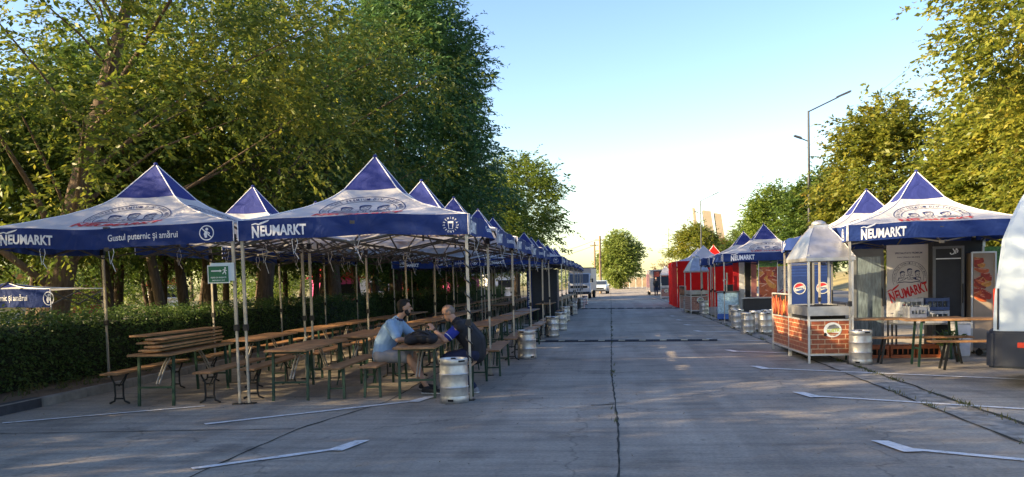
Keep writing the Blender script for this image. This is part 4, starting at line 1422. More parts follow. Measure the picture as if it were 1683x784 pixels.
def make_table(label, loc, rz):
    t = thing('beer_table', label, 'beer table', loc, rz, TBG)
    mb = slab_top(2.2, 0.6, 0.03)
    o = mb.build('table_top', M['wood'], t, bevel=0.006); o.location = (0, 0, 0.725)
    for sy in (-1, 1):
        l = MB()
        y = sy * 0.86
        for sx in (-1, 1):
            l.bar((sx * 0.25, y, 0.71), (sx * 0.25, y + sy * 0.06, 0.0), 0.034)
        l.bar((-0.25, y, 0.69), (0.25, y, 0.69), 0.034)
        l.bar((-0.25, y + sy * 0.04, 0.26), (0.25, y + sy * 0.04, 0.26), 0.026)
        l.build('leg', M['greenmetal'], t)
        b = MB()
        b.tube([(-0.02, y, 0.3), (-0.02, y - sy * 0.2, 0.52), (-0.02, y - sy * 0.42, 0.7)], 0.012, 6)
        b.tube([(0.02, y, 0.3), (0.02, y - sy * 0.2, 0.52), (0.02, y - sy * 0.42, 0.7)], 0.012, 6)
        b.build('brace', M['pole'], t)
    return t

def make_bench(label, loc, rz, style):
    t = thing('beer_bench', label, 'beer bench', loc, rz, BG)
    o = slab_top(2.2, 0.26, 0.027).build('seat', M['wood'], t, bevel=0.005); o.location = (0, 0, 0.455)
    for sy in (-1, 1):
        l = MB()
        y = sy * 0.84
        if style == 'straight':
            for sx in (-1, 1):
                l.bar((sx * 0.1, y, 0.44), (sx * 0.115, y + sy * 0.05, 0.0), 0.034)
            l.bar((-0.1, y, 0.425), (0.1, y, 0.425), 0.03)
            l.bar((-0.1, y + sy * 0.03, 0.15), (0.1, y + sy * 0.03, 0.15), 0.022)
            l.tube([(0, y, 0.2), (0, y - sy * 0.14, 0.34), (0, y - sy * 0.3, 0.43)], 0.01, 5)
        else:
            for sx in (-1, 1):
                l.tube([(sx * 0.12, y, 0.44), (sx * 0.105, y, 0.38), (sx * 0.065, y, 0.3), (sx * 0.06, y, 0.12), (sx * 0.075, y, 0.045), (sx * 0.15, y, 0.014)], 0.015, 6)
            l.bar((-0.065, y, 0.28), (0.065, y, 0.28), 0.022)
            l.bar((-0.065, y, 0.08), (0.065, y, 0.08), 0.022)
            l.tube([(0, y, 0.26), (0, y - sy * 0.14, 0.36), (0, y - sy * 0.3, 0.43)], 0.01, 5)
        l.build('leg', M['greenmetal'] if style == 'straight' else M['darkmetal'], t)
    return t

cols = [(-2.78, 11.0, 'the road'), (-4.6, 10.9, 'the middle'), (-6.4, 10.5, 'the hedge')]
table0 = bench_s = bench_c = None
COLN = ['in the roadside column', 'in the middle column', 'in the hedge column']
for g, (ng, gy) in enumerate(((6, 0), (9, 20.6))):
    for c, (cx, cy, nm) in enumerate(cols):
        for k in range(ng):
            a = RZ if (g == 0 and k < 2) else radians(random.uniform(-2, 2))
            x, y = cx + (0.04 * k if g == 0 else 0.2) + random.uniform(-.03, .03) * (k > 0), cy + gy + 1.1 + 2.62 * k + random.uniform(-.1, .1) * (k > 0)
            where = ('wooden beer table %s, %s from the camera' if g == 0 else 'far wooden beer table %s, %s past the gap') % (COLN[c], ORD[k])
            if g == 0 and k == 0:
                where = ('beer table where the two men sit', 'bare beer table between the men and the stacked boards', 'beer table with folded benches stacked on it')[c]
            if table0 is None:
                table0 = make_table(where, (x, y, 0), a); o = table0
            else:
                o = dup(table0, (x, y, 0), a, where)
            if g == 1 and c > 0 and k % 3 == 2: pass
            for sx, sn in ((-1, 'hedge side'), (1, 'road side')):
                bx = x + sx * 0.66 + random.uniform(-.02, .02)
                by = y + random.uniform(-.06, .06) + (0.12 if (g == 0 and k == 0) else 0)
                style = 'curved' if ((c + (sx > 0) + k) % 2 == 1 and not (c == 0 and k == 0)) else 'straight'
                if g == 0 and k == 0 and c == 2: style = 'curved'
                if g == 0 and k == 0 and c == 1: style = 'curved' if sx < 0 else 'straight'
                lb = ('bench on the %s of the %s table %s' if g == 0 else 'far bench, %s of the %s table past the gap %s') % (sn, ORD[k], COLN[c])
                ba = a + radians(random.uniform(-1.5, 1.5))
                if style == 'straight':
                    if bench_s is None: bench_s = make_bench(lb, (bx, by, 0), ba, style)
                    else: dup(bench_s, (bx, by, 0), ba, lb)
                else:
                    if bench_c is None: bench_c = make_bench(lb, (bx, by, 0), ba, style)
                    else: dup(bench_c, (bx, by, 0), ba, lb)

# folded benches stacked on the table by the hedge
FG = 'folded benches stacked on a table'
for k in range(5):
    t = thing('folded_bench', ('lowest', 'second lowest', 'middle', 'second highest', 'topmost')[k] + ' folded bench of the stack on the table by the hedge', 'folded bench',
              (-6.42 - 0.02 * k + (0.0, .05, -.03, .04, -.1)[k], 11.62 + 0.05 * k, 0.757 + 0.048 * k), RZ + radians((0, 1.5, -1, 2, -4)[k]), FG)
    o = slab_top(2.15, 0.27, 0.024).build('seat', M['wood'], t); 
    o.location = (0, 0, 0.032 - 0.0)
    l = MB()
    for sx in (-1, 1):
        l.bar((sx * 0.09, -0.8, 0.008), (sx * 0.09, 0.75, 0.008), 0.014)
    for y in (-0.8, -0.3, 0.3, 0.75):
        l.bar((-0.09, y, 0.0085), (0.09, y, 0.0085), 0.012)
    l.build('folded_leg', M['greenmetal'], t)

# ------------------------------------------------------------------ kegs
def keg_profile():
    pr = [(0.0, 0.03), (0.13, 0.03), (0.165, 0.045), (0.172, 0.012), (0.182, 0.0), (0.193, 0.004), (0.195, 0.05), (0.194, 0.085), (0.187, 0.1)]
    pr += [(0.1895, 0.106), (0.19, 0.112), (0.19, 0.2), (0.1915, 0.204), (0.197, 0.207), (0.1985, 0.213), (0.197, 0.219), (0.1915, 0.222), (0.19, 0.226), (0.19, 0.378), (0.1915, 0.382), (0.197, 0.385), (0.1985, 0.391), (0.197, 0.397), (0.1915, 0.4), (0.19, 0.404)]
    pr += [(0.19, 0.488), (0.1885, 0.496), (0.184, 0.515), (0.19, 0.525), (0.194, 0.545), (0.194, 0.585), (0.19, 0.597), (0.183, 0.6), (0.177, 0.592), (0.178, 0.56), (0.172, 0.545), (0.13, 0.57), (0.06, 0.583), (0.0, 0.585)]
    return pr

def make_keg(label, loc, rz, group):
    mb = MB()
    mb.lathe(keg_profile(), 36, 0, cap=False)
    k = mb.build('beer_keg', M['steel'])
    k.location = loc; k.rotation_euler = (0, 0, rz)
    tag(k, label, 'keg', group)
    v = MB()
    v.lathe([(0.0, 0.58), (0.035, 0.58), (0.035, 0.598), (0.025, 0.604), (0.0, 0.604)], 14, cap=False)
    v.build('valve', M['darkmetal'], k)
    for a in (-2.0, 0.1, 2.2):
        h = MB()
        n = 7
        outer = []
        for z, sgn in ((0.062, 1), (0.03, -1)):
            for i in range(n):
                q = a + sgn * (-0.2 + 0.4 * i / (n - 1))
                outer.append((0.1962 * cos(q), 0.1962 * sin(q), z))
        h.add(outer, [(i, i + 1, 2 * n - 2 - i, 2 * n - 1 - i) for i in range(n - 1)])
        h.build('base_slot', M['hole'], k)
        h = MB()
        outer = []
        for z, sgn in ((0.582, 1), (0.555, -1)):
            for i in range(n):
                q = a + 0.9 + sgn * (-0.28 + 0.56 * i / (n - 1))
                outer.append((0.1952 * cos(q), 0.1952 * sin(q), z))
        h.add(outer, [(i, i + 1, 2 * n - 2 - i, 2 * n - 1 - i) for i in range(n - 1)])
        h.build('grip_slot', M['hole'], k)
    return k
KG = 'kegs weighing down the tents along the road'
keg0 = make_keg('steel beer keg in front of the table where the two men sit', (-2.13, 10.82, 0), 0.35, KG)
for (x, y), lb in zip(((-1.76, 16.95), (-1.68, 23.4), (-1.62, 24.3 + 2.2), (-1.8, 32.3), (-1.78, 39.0), (-1.66, 46.5), (-1.7, 54.5)),
                      ('steel keg by the second pole past the men', 'steel keg by the fourth roadside pole', 'steel keg just before the gap in the tents', 'steel keg at the corner of the first tent past the gap',
                       'sixth steel keg along the roadside poles', 'seventh steel keg along the roadside poles', 'farthest steel keg along the roadside poles')):
    dup(keg0, (x, y, 0), random.uniform(0, 6), lb, KG)
KR = 'kegs among the stalls on the right'
for (x, y, z), lb in zip(((4.36, 14.98, 0), (3.84, 25.6, 0), (3.79, 23.35, 0), (4.24, 23.25, 0), (4.2, 24.4, 0), (4.62, 24.9, 0), (4.36, 29.8, 0), (4.0, 36.0, 0), (3.55, 38.6, 0)),
                         ('steel keg beside the brick grill cart and the pole of the right tent', 'leftmost keg of the cluster behind the brick grill cart', 'front left keg of the cluster behind the brick grill cart',
                          'front right keg of the cluster behind the brick grill cart', 'back keg in the middle of the cluster behind the brick grill cart', 'back right keg of the cluster behind the brick grill cart',
                          'keg beside the blue counter', 'keg in front of the middle grill cart', 'keg against the red wall behind the middle grill cart')):
    dup(keg0, (x, y, z), random.uniform(0, 6), lb, KR)

# cord wound round the corner pole, sign on the double pole
def on_tent(t, x, y, z):
    a = t.rotation_euler.z
    return Vector((t.location.x + x * cos(a) - y * sin(a), t.location.y + x * sin(a) + y * cos(a), z))
p = on_tent(tb, 1.565, -1.475, 0)
mb = MB()
pts = []
for i in range(150):
    k = i / 149
    a = k * 2 * pi * 8.5
    pts.append((p.x + 0.041 * cos(a), p.y + 0.041 * sin(a), 2.2 - 1.75 * k))
mb.tube(pts, 0.011, 6)
tag(mb.build('power_cord', M['black']), 'black cord wound around the corner tent pole beside the keg', 'cord')

p = on_tent(ta, 1.6, -1.475, 1.82)
t = thing('exit_sign', 'green and white exit sign fixed to the double pole between the two front tents', 'sign', (p.x + 0.01, p.y - 0.055, 1.82), radians(4))
b = MB(); b.box((0.05, 0.012, 0.03), (0.33, 0.008, 0.25)); b.build('backing_board', M['signwhite'], t)
b = MB(); b.box((0, 0, 0), (0.31, 0.008, 0.25)); b.build('board', M['signwhite'], t)
b = MB(); b.box((0, -0.006, 0), (0.28, 0.006, 0.22)); b.build('panel', M['signgreen'], t)
F = Flat()
F.stroke([(-0.1, 0.045), (0.03, 0.045)], 0.016)
F.poly([(0.02, 0.065), (0.05, 0.045), (0.02, 0.025)])
F.disc(0.098, 0.082, 0.013)
F.stroke([(0.095, 0.065), (0.088, 0.035), (0.105, 0.012), (0.1, -0.006)], [0.02, 0.022, 0.012, 0.01])
F.stroke([(0.088, 0.035), (0.07, 0.018), (0.06, 0.0)], 0.012)
F.stroke([(0.06, 0.055), (0.09, 0.062), (0.12, 0.045)], 0.01)
F.text('IEŞIRE DE URGENŢĂ', 0, -0.045, 0.03, width=0.22, bold=0.02)
F.text('EMERGENCY EXIT', 0, -0.085, 0.018, width=0.18, bold=0.01)
b = MB(); F.lay(b, lambda a, c: (a, -0.0105, c)); b.build('lettering', M['signwhite'], t)

def food_print(name, parent, x0, x1, z0, z1, fn, seed, kind='meat'):
    """a printed photo of grilled food: overlapping sausages and slices laid over a poster"""
    rd = random.Random(seed)
    F = Flat()
    w, h = x1 - x0, z1 - z0
    lay = []
    for k in range(26):
        cx, cz = (x0 + w * (k + .5) / 26, z0 + h * rd.uniform(0.2, 0.8)) if kind == 'sausage' else (x0 + w * rd.uniform(0.12, 0.88), z0 + h * rd.uniform(0.06, 0.94))
        L, r = w * rd.uniform(0.26, 0.5), w * rd.uniform(0.08, 0.17)
        if kind == 'sausage': L, r = h * rd.uniform(0.3, 0.5), w * rd.uniform(0.02, 0.035)
        a = rd.uniform(-0.6, 0.6) * (1 if kind != 'sausage' else 0.4) + (0 if kind != 'sausage' else 1.4)
        mi = rd.choice((0, 0, 1, 1, 2, 3))
        pts = []
        for q in range(22):
            t_ = 2 * pi * q / 22
            px, pz = (L * cos(t_)) * (1 - 0.15 * cos(3 * t_)), r * sin(t_) + 0.25 * r * cos(2 * t_)
            X, Z = cx + px * cos(a) - pz * sin(a), cz + px * sin(a) + pz * cos(a)
            pts.append((min(max(X, x0), x1), min(max(Z, z0), z1)))
        lay.append((pts, mi, k))
        hl = [(cx + (px * .7) * cos(a) - (r * .45) * sin(a), cz + (px * .7) * sin(a) + r * .45 * cos(a)) for px in (-L * .7, -L * .2, L * .3, L * .7)]
        hl = [(min(max(X, x0), x1), min(max(Z, z0), z1)) for X, Z in hl]
        lay.append((hl, 4, k))
    m = MB()
    for pts, mi, k in lay:
        if mi == 4:
            G = Flat(); G.stroke(pts, r * 0.22, 0)
            for vs, fs, _ in G.items: m.add([fn(min(max(a, x0), x1), min(max(b, z0), z1), 0.0006 * k + 0.0004) for a, b in vs], fs, 4)
        else:
            m.add([fn(a, b, 0.0006 * k) for a, b in pts], [tuple(range(len(pts)))], mi)
    return m.build(name, [M['meat1'], M['meat2'], M['meat3'], M['meat4'], M['meat5']], parent)
for nm, c in (('meat1', (0.3, 0.035, 0.018)), ('meat2', (0.42, 0.09, 0.03)), ('meat3', (0.2, 0.03, 0.018)), ('meat4', (0.5, 0.22, 0.05)), ('meat5', (0.6, 0.3, 0.2))):
    M[nm] = mat('print_' + nm, c, 0.4, nscale=14, amt=0.3)


# ------------------------------------------------------------------ brick printed grill carts
def make_cart(label, loc, rz, brick='brick', side='sausage', group='grill carts with tin hoods'):
    t = thing('grill_cart', label, 'grill cart', loc, rz, group)
    w, d = 0.76, 1.45
    # brick printed skirts, framed
    for nm, c, s in (('brick_panel', (0, -d / 2, 0.46), (w - 0.05, 0.02, 0.6)), ('brick_panel', (-w / 2, 0, 0.46), (0.02, d - 0.05, 0.6)), ('brick_panel', (w / 2, 0, 0.46), (0.02, d - 0.05, 0.6)), ('brick_panel', (0, d / 2, 0.46), (w - 0.05, 0.02, 0.6))):
        b = MB(); b.box(c, s); b.build(nm, M[brick], t)
    f = MB()
    for sx in (-1, 1):
        for sy in (-1, 1):
            f.box((sx * w / 2, sy * d / 2, 0.98), (0.035, 0.035, 1.96))
        f.box((sx * w / 2, 0, 0.15), (0.03, d - 0.04, 0.03)); f.box((sx * w / 2, 0, 0.775), (0.03, d - 0.04, 0.03))
        f.box((sx * w / 2, 0, 1.9), (0.025, d - 0.04, 0.025))
    for sy in (-1, 1):
        f.box((0, sy * d / 2, 0.15), (w - 0.04, 0.03, 0.03)); f.box((0, sy * d / 2, 0.775), (w - 0.04, 0.03, 0.03)); f.box((0, sy * d / 2, 1.9), (w - 0.04, 0.025, 0.025))
    f.build('frame', M['lightsteel'], t)
    tray = MB()
    x, y, z0, z1 = w / 2 + 0.02, d / 2 + 0.02, 0.86, 1.02
    for c, s in (((0, -y, 0.94), (2 * x, 0.012, 0.17)), ((0, y, 0.94), (2 * x, 0.012, 0.17)), ((-x, 0, 0.94), (0.012, 2 * y - 0.014, 0.17)), ((x, 0, 0.94), (0.012, 2 * y - 0.014, 0.17)), ((0, 0, 0.9), (2 * x - 0.02, 2 * y - 0.02, 0.01))):
        tray.box(c, s)
    tray.build('fire_tray', M['sheet'], t)
    g = MB()
    for i in range(17):
        g.tube([(-x + 0.04, -y + 0.06 + i * 0.085, 1.0), (x - 0.04, -y + 0.06 + i * 0.085, 1.0)], 0.006, 5)
    for sx in (-0.2, 0.2):
        g.tube([(sx - 0.07, -y + 0.06, 1.0), (sx - 0.07, -y + 0.06, 1.06), (sx + 0.07, -y + 0.06, 1.06), (sx + 0.07, -y + 0.06, 1.0)], 0.008, 6)
    g.build('grate', M['darkmetal'], t)
    gb = MB()
    gb.box((0, 0.1, 0.8), (0.68, 1.1, 0.08)); gb.tube([(0.02, -0.62, 0.82), (0.02, -0.62, 0.9)], 0.035, 10)
    gb.build('gas_burner', M['black'], t)
    # hood: four-sided tin funnel with a capped chimney
    h = MB()
    e = 0.045
    def ringp(hw, hd, z): return [(-hw, -hd, z), (hw, -hd, z), (hw, hd, z), (-hw, hd, z)]
    lv = [(w / 2 + e, d / 2 + e, 1.84), (w / 2 + e, d / 2 + e, 1.9), (0.25, 0.36, 2.3), (0.14, 0.17, 2.47), (0.135, 0.165, 2.52)]
    vs = []
    for q in lv: vs += ringp(*q)
    fs = []
    for j in range(len(lv) - 1):
        for i in range(4):
            fs.append((j * 4 + i, j * 4 + (i + 1) % 4, (j + 1) * 4 + (i + 1) % 4, (j + 1) * 4 + i))
    h.add(vs, fs, 0, False)
    h.lathe([(0.12, 0), (0.14, 0.02), (0.12, 0.06), (0.06, 0.09), (0.0, 0.095)], 16, 0, (0, 0, 2.515))
    for i_ in range(4):
        h.tube([vs[j_ * 4 + i_] for j_ in range(1, 4)], 0.008, 5)
    for sx_ in (-1, 1):
        h.tube([(sx_ * 0.1, -d / 2 - e - 0.004, 1.89), (sx_ * 0.05, -0.175, 2.465)], 0.005, 5)
    h.build('hood', M['sheet'], t)
    # rear counter with a food print above a brick skirt
    c = MB(); c.box((-0.02, d / 2 + 0.85, 0.46), (0.6, 1.55, 0.62)); c.build('rear_counter', M[brick], t)
    c = MB(); c.box((-0.33, d / 2 + 0.85, 0.98), (0.03, 1.5, 0.44)); fp = c.build('food_panel', M['hole'], t)
    food_print('food_print', fp, d / 2 + 0.1, d / 2 + 1.6, 0.77, 1.19, lambda a, b, o: (-0.3475 - o, a, b), 5, 'sausage')
    f = MB()
    for yy in (0.07, 1.64):
        f.box((-0.335, d / 2 + yy, 0.6), (0.035, 0.03, 1.24))
    f.box((-0.335, d / 2 + 0.85, 1.22), (0.035, 1.6, 0.025)); f.box((-0.34, d / 2 + 0.85, 0.76), (0.03, 1.5, 0.025)); f.box((-0.335, d / 2 + 0.85, 0.14), (0.03, 1.5, 0.03))
    f.build('counter_frame', M['lightsteel'], t)
    # round printed sign on the front
    s = MB(); F = Flat(); F.disc(0, 0, 0.155, 0, 30, 0.135); F.lay(s, lambda a, b: (0.03 + a, -d / 2 - 0.0145, 0.6 + b)); so = s.build('round_sign', M['signwhite'], t)
    s = MB(); F = Flat()
    F.poly([(-0.1, 0.02), (-0.06, 0.08), (0.03, 0.1), (0.1, 0.06), (0.12, 0.02)], 0)
    F.stroke([(-0.09, 0.045), (0.1, 0.05)], 0.012, 1)
    F.poly([(-0.1, -0.045), (-0.05, -0.1), (0.04, -0.11), (0.11, -0.06)], 3)
    F.text('RUSTIC', 0.02, -0.012, 0.06, width=0.24, mi=2, bold=0.03, rot=0.1)
    F.poly([(-0.16, -0.075), (-0.13, -0.045), (-0.1, -0.075), (-0.115, -0.115), (-0.15, -0.115)], 4)
    F.lay(s, lambda a, b: (0.03 + a, -d / 2 - 0.0185, 0.6 + b)); s.build('lettering', [M['bluetrolley'], M['signwhite'], M['yellowgreen'], M['brick'], M['hole']], so)
    return t
cart = make_cart('nearest grill cart with orange brick print, beside the right tent', (3.9, 15.95, 0), radians(1.5))
ct2 = make_cart('middle grill cart in front of the red tent, pale brick print', (3.85, 37.6, 0), radians(5), 'brickpale')
dup(ct2, (4.4, 66.5, 0), radians(-3), 'farthest grill cart, small and pink, past the red tents')

# counter in the right row
t = thing('drinks_counter', 'white and blue drinks counter with beer taps, left of the keg cluster', 'counter', (4.35, 31.1, 0), radians(-10), None)
b = MB(); b.box((0, 0, 0.64), (0.74, 1.15, 0.78)); b.build('front_panel', M['cyan'], t, bevel=0.02)
b = MB(); b.box((0, 0, 0.15), (0.76, 1.17, 0.2)); b.build('base', M['counterblue'], t, bevel=0.02)
b = MB(); b.box((0, 0, 1.05), (0.82, 1.24, 0.04)); b.build('worktop', M['bluetrolley'], t, bevel=0.01)
b = MB(); b.box((0.02, 0.1, 1.19), (0.3, 0.4, 0.24)); b.build('tap_unit', M['black'], t)
for yy in (-0.2, 0.35):
    b = MB(); b.tube([(-0.05, yy, 1.07), (-0.05, yy, 1.75)], 0.025, 8); b.tube([(-0.05, yy, 1.5), (-0.16, yy, 1.5), (-0.17, yy, 1.44)], 0.012, 6); b.build('tap', M['steel'], t)
for sx in (-1, 1):
    for sy in (-1, 1):
        b = MB(); b.lathe([(0.03, -0.02), (0.035, 0), (0.03, 0.02)], 10, T=Matrix.Translation((sx * 0.3, sy * 0.48, 0.035)) @ Matrix.Rotation(pi / 2, 4, 'X')); b.build('caster', M['tyre'], t)

# ------------------------------------------------------------------ stalls inside the right tents
def cooler(label, loc, rz, w, d, h, body, kind='glass', group=None):
    t = thing('drinks_cooler', label, 'cooler', loc, rz, group)
    b = MB(); b.box((0, 0, h / 2 + 0.04), (w, d, h - 0.08)); b.build('body', M[body], t, bevel=0.015)
    f = MB()
    y = -d / 2 - 0.012
    for sx in (-1, 1):
        f.box((sx * (w / 2 - 0.025), y, h / 2), (0.05, 0.03, h - 0.2))
    f.box((0, y, h - 0.125), (w - 0.1, 0.03, 0.05)); f.box((0, y, 0.125), (w - 0.1, 0.03, 0.05))
    f.build('door_frame', M['bluetrolley'], t)
    if kind == 'glass':
        for i in range(4):
            s = MB(); s.box((0, -d / 2 - 0.003, 0.4 + i * 0.4), (w - 0.12, 0.008, 0.02)); s.build('shelf', M['cratewhite'], t)
        g = MB(); g.box((0, y + 0.004, h / 2), (w - 0.1, 0.006, h - 0.3)); g.build('glass_door', M['coolerglass'], t)
    hd = MB(); hd.tube([(w / 2 - 0.03, y - 0.03, h * 0.45), (w / 2 - 0.03, y - 0.03, h * 0.62)], 0.012, 6); hd.build('handle', M['black'], t)
    return t
cooler('tall glass fronted cooler left of the lettered beer board', (5.16, 17.35, 0), radians(-6), 0.56, 0.55, 2.08, 'bluetrolley')

def beer_board(label, loc, rz, w, h, z0, sc=1.0):
    t = thing('beer_board', label, 'sign board', loc, rz, 'beer boards of the right tents')
    b = MB(); b.box((0, 0, z0 + h / 2), (w, 0.03, h)); b.build('board', M['white'], t)
    for sx in (-1, 1):
        p = MB(); p.bar((sx * (w / 2 - 0.03), 0.03, 0), (sx * (w / 2 - 0.03), 0.03, z0 + h * 0.6), 0.03); p.build('leg', M['frame'], t)
    F = Flat()
    F.text('SPECIALITATE PREMIUM', 0, 0.52 * h / 1.35, 0.035, width=0.5 * w / .8, mi=0)
    F.text('DIN TÂRGU MUREŞ', 0, 0.44 * h / 1.35, 0.035, width=0.42 * w / .8, mi=0)
    F.brand(-0.0, -0.22, w * 0.92, 0.2, 1, 0.3)
    F.poly([(-w / 2 + 0.05, -0.62 * h / 1.35), (w / 2 - 0.05, -0.38 * h / 1.35), (w / 2 - 0.05, -0.5), (-w / 2 + .3, -0.64)], 0)
    k = MB()
    F.lay(k, lambda a, b: (a, -0.0195, z0 + h / 2 + b))
    EMBLEM.lay(k, lambda a, b: (0.02 + a * w * 0.4, -0.0195, z0 + h / 2 + 0.06 + b * w * 0.4))
    k.build('lettering', [M['print_navy'], M['print_red']], t)
beer_board('pale beer board with three drawn men and slanted red lettering', (5.86, 17.0, 0), radians(-4), 0.8, 1.42, 0.72)
beer_board('beer board inside the middle tent of the right row, seen past the grill cart', (6.15, 29.3, 0), radians(-4), 0.8, 1.42, 0.5)

# black fridge, and a black panel painting in the dark gap beside it
t = cooler('tall black fridge right of the pale beer board', (6.5, 16.95, 0), radians(-4), 0.56, 0.55, 2.18, 'black', 'solid')
k = MB(); F = Flat(); F.stroke([(0.0, 0.03), (0.03, -0.02), (0.02, -0.07), (-0.03, -0.08), (-0.05, -0.05)], 0.018); F.stroke([(0.06, 0.04), (0.09, -0.01), (0.08, -0.05)], 0.018); F.stroke([(0.06, 0.04), (0.05, -0.07)], 0.016)
F.lay(k, lambda a, b: (a + .08, -0.2845, 2.0 + b)); k.build('logo', M['print_white'], t)
k = MB(); k.box((0, -0.285, 1.84), (0.44, 0.012, 0.02)); k.build('trim', M['print_white'], t)
t = thing('stall_panel', 'black panel filling the dark gap between the black fridge and the meat posters', 'screen', (7.05, 17.35, 0), radians(-4))
b = MB(); b.box((0, 0, 1.1), (0.66, 0.05, 2.2)); b.build('panel', M['black'], t)
for sx in (-1, 1):
    b = MB(); b.box((sx * 0.35, 0.0, 1.11), (0.05, 0.06, 2.24)); b.build('post', M['lightsteel'], t)

def poster_cabinet():
    t = thing('poster_display', 'pale display cabinet printed with sausages, left of the big meat poster', 'display', (7.06, 16.65, 0), radians(-4), 'meat poster displays'); t.scale = (0.92, 1, 1)
    b = MB(); b.box((0, 0, 1.0), (0.44, 0.3, 1.86)); b.build('cabinet', M['posterpale'], t)
    p = MB(); p.box((-0.02, -0.156, 1.32), (0.34, 0.012, 1.1)); po = p.build('poster', M['posterpale'], t)
    food_print('food_print', po, -0.19, 0.15, 1.0, 1.86, lambda a, b, o: (a, -0.164 - o, b), 8)
    f = MB()
    for sx in (-1, 1): f.box((sx * 0.225, -0.16, 1.0), (0.03, 0.03, 1.9))
    f.box((0, -0.16, 1.94), (0.42, 0.03, 0.03)); f.build('frame', M['lightsteel'], t)
    for sx in (-1, 1):
        c = MB(); c.lathe([(0.035, -0.02), (0.035, 0.02)], 10, T=Matrix.Translation((sx * 0.16, -0.05, 0.035)) @ Matrix.Rotation(pi / 2, 4, 'X')); c.build('caster', M['tyre'], t)
    t = thing('poster_display', 'big poster of red meat under green leaves beside the white van', 'display', (7.56, 16.8, 0), radians(-6), 'meat poster displays')
    p = MB(); p.box((0, 0, 1.05), (0.72, 0.03, 0.95)); po = p.build('poster', M['meatred'], t)
    food_print('food_print', po, -0.36, 0.36, 0.66, 1.5, lambda a, b, o: (a, -0.018 - o, b), 11)
    p = MB(); p.box((0, 0.0, 1.79), (0.72, 0.03, 0.52)); p.build('green_print', M['herbs'], t)
    k = MB(); F = Flat(); F.disc(0.1, 0.03, 0.14, 0, 24, 0.1); F.disc(0.1, 0.03, 0.11, 1, 24, 0.07)
    F.lay(k, lambda a, b: (a, -0.02 - (0.003 if abs(a - .1) < .2 and sqrt(((a - .1) / .11) ** 2 + ((b - .03) / .07) ** 2) < 1.02 else 0), 1.78 + b)); k.build('badge', [M['posterpale'], M['meatred']], t)
    p = MB(); p.box((0, 0, 0.32), (0.72, 0.03, 0.5)); p.build('base_panel', M['posterpale'], t)
    for sx in (-1, 1):
        f = MB(); f.box((sx * 0.375, 0, 1.03), (0.03, 0.04, 2.06)); f.build('post', M['lightsteel'], t)
poster_cabinet()
t = thing('platform_trolley', 'grey platform trolley on casters in front of the meat posters', 'trolley', (7.2, 16.1, 0), radians(6))
b = MB(); b.box((0, 0, 0.2), (0.8, 0.45, 0.1)); b.build('deck', M['bluetrolley'], t, bevel=0.01)
for sx in (-1, 1):
    for sy in (-1, 1):
        c = MB(); c.lathe([(0.06, -0.02), (0.06, 0.02)], 14, T=Matrix.Translation((sx * 0.32, sy * 0.17, 0.06)) @ Matrix.Rotation(pi / 2, 4, 'X')); c.bar((sx * 0.32, sy * 0.17, 0.08), (sx * 0.32, sy * 0.17, 0.16), 0.03); c.build('caster', M['tyre'], t)
t = thing('waste_bin', 'white plastic bin with herbs lying on its lid', 'bin', (6.52, 16.2, 0), 0.1)
b = MB(); b.box((0, 0, 0.3), (0.24, 0.24, 0.6), taper=1.1); b.build('body', M['kiosk_white'], t, bevel=0.012)
b = MB(); b.box((0, 0, 0.622), (0.28, 0.28, 0.04)); b.build('lid', M['cratewhite'], t)

# board table with its bench, and the one behind
def right_table(label, loc, rz, h=0.8, L=2.2):
    t = thing('beer_table', label, 'beer table', loc, rz, 'tables in front of the right tent')
    mb = MB(); mb.box((0, 0, h - 0.015), (L, 0.5, 0.03)); mb.build('table_top', M['wood2'], t, bevel=0.005)
    for sx in (-1, 1):
        l = MB()
        for sy in (-1, 1):
            l.bar((sx * 0.85, sy * 0.2, h - 0.04), (sx * 0.9, sy * 0.22, 0), 0.034)
        l.bar((sx * 0.88, -0.21, 0.3), (sx * 0.88, 0.21, 0.3), 0.026)
        l.build('leg', M['greenmetal'], t)
M['wood2'] = wood_mat('bench_wood_across', (0.2, 0.1, 0.045), (0.3, 0.16, 0.075), (0.4, 0.24, 0.12))
right_table('plank table in front of the black fridge, its end by the white van', (6.05, 14.55, 0), radians(-5), 0.8)
right_table('plank table in front of the pale beer board, touching the tent pole', (5.2, 15.45, 0), radians(-5), 0.78, 2.0)
def right_bench(label, loc, rz, L=2.2, orange=False):
    t = thing('beer_bench', label, 'beer bench', loc, rz, 'benches in front of the right tent')
    mb = MB(); mb.box((0, 0, 0.455), (L, 0.25, 0.027)); mb.build('seat', M['wood' if orange else 'wood2'], t, bevel=0.004)
    for sx in (-1, 1):
        l = MB()
        for sy in (-1, 1):
            l.bar((sx * (L / 2 - 0.28), sy * 0.09, 0.44), (sx * (L / 2 - 0.2), sy * 0.12, 0), 0.034)
        l.bar((sx * (L / 2 - 0.25), -0.1, 0.16), (sx * (L / 2 - 0.25), 0.1, 0.16), 0.022)
        l.build('leg', M['darkmetal'], t)
right_bench('bench with dark legs in front of the plank table by the white van', (6.25, 13.95, 0), radians(-4))
right_bench('reddish bench between the two plank tables', (5.35, 15.0, 0), radians(-5), 1.7, True)

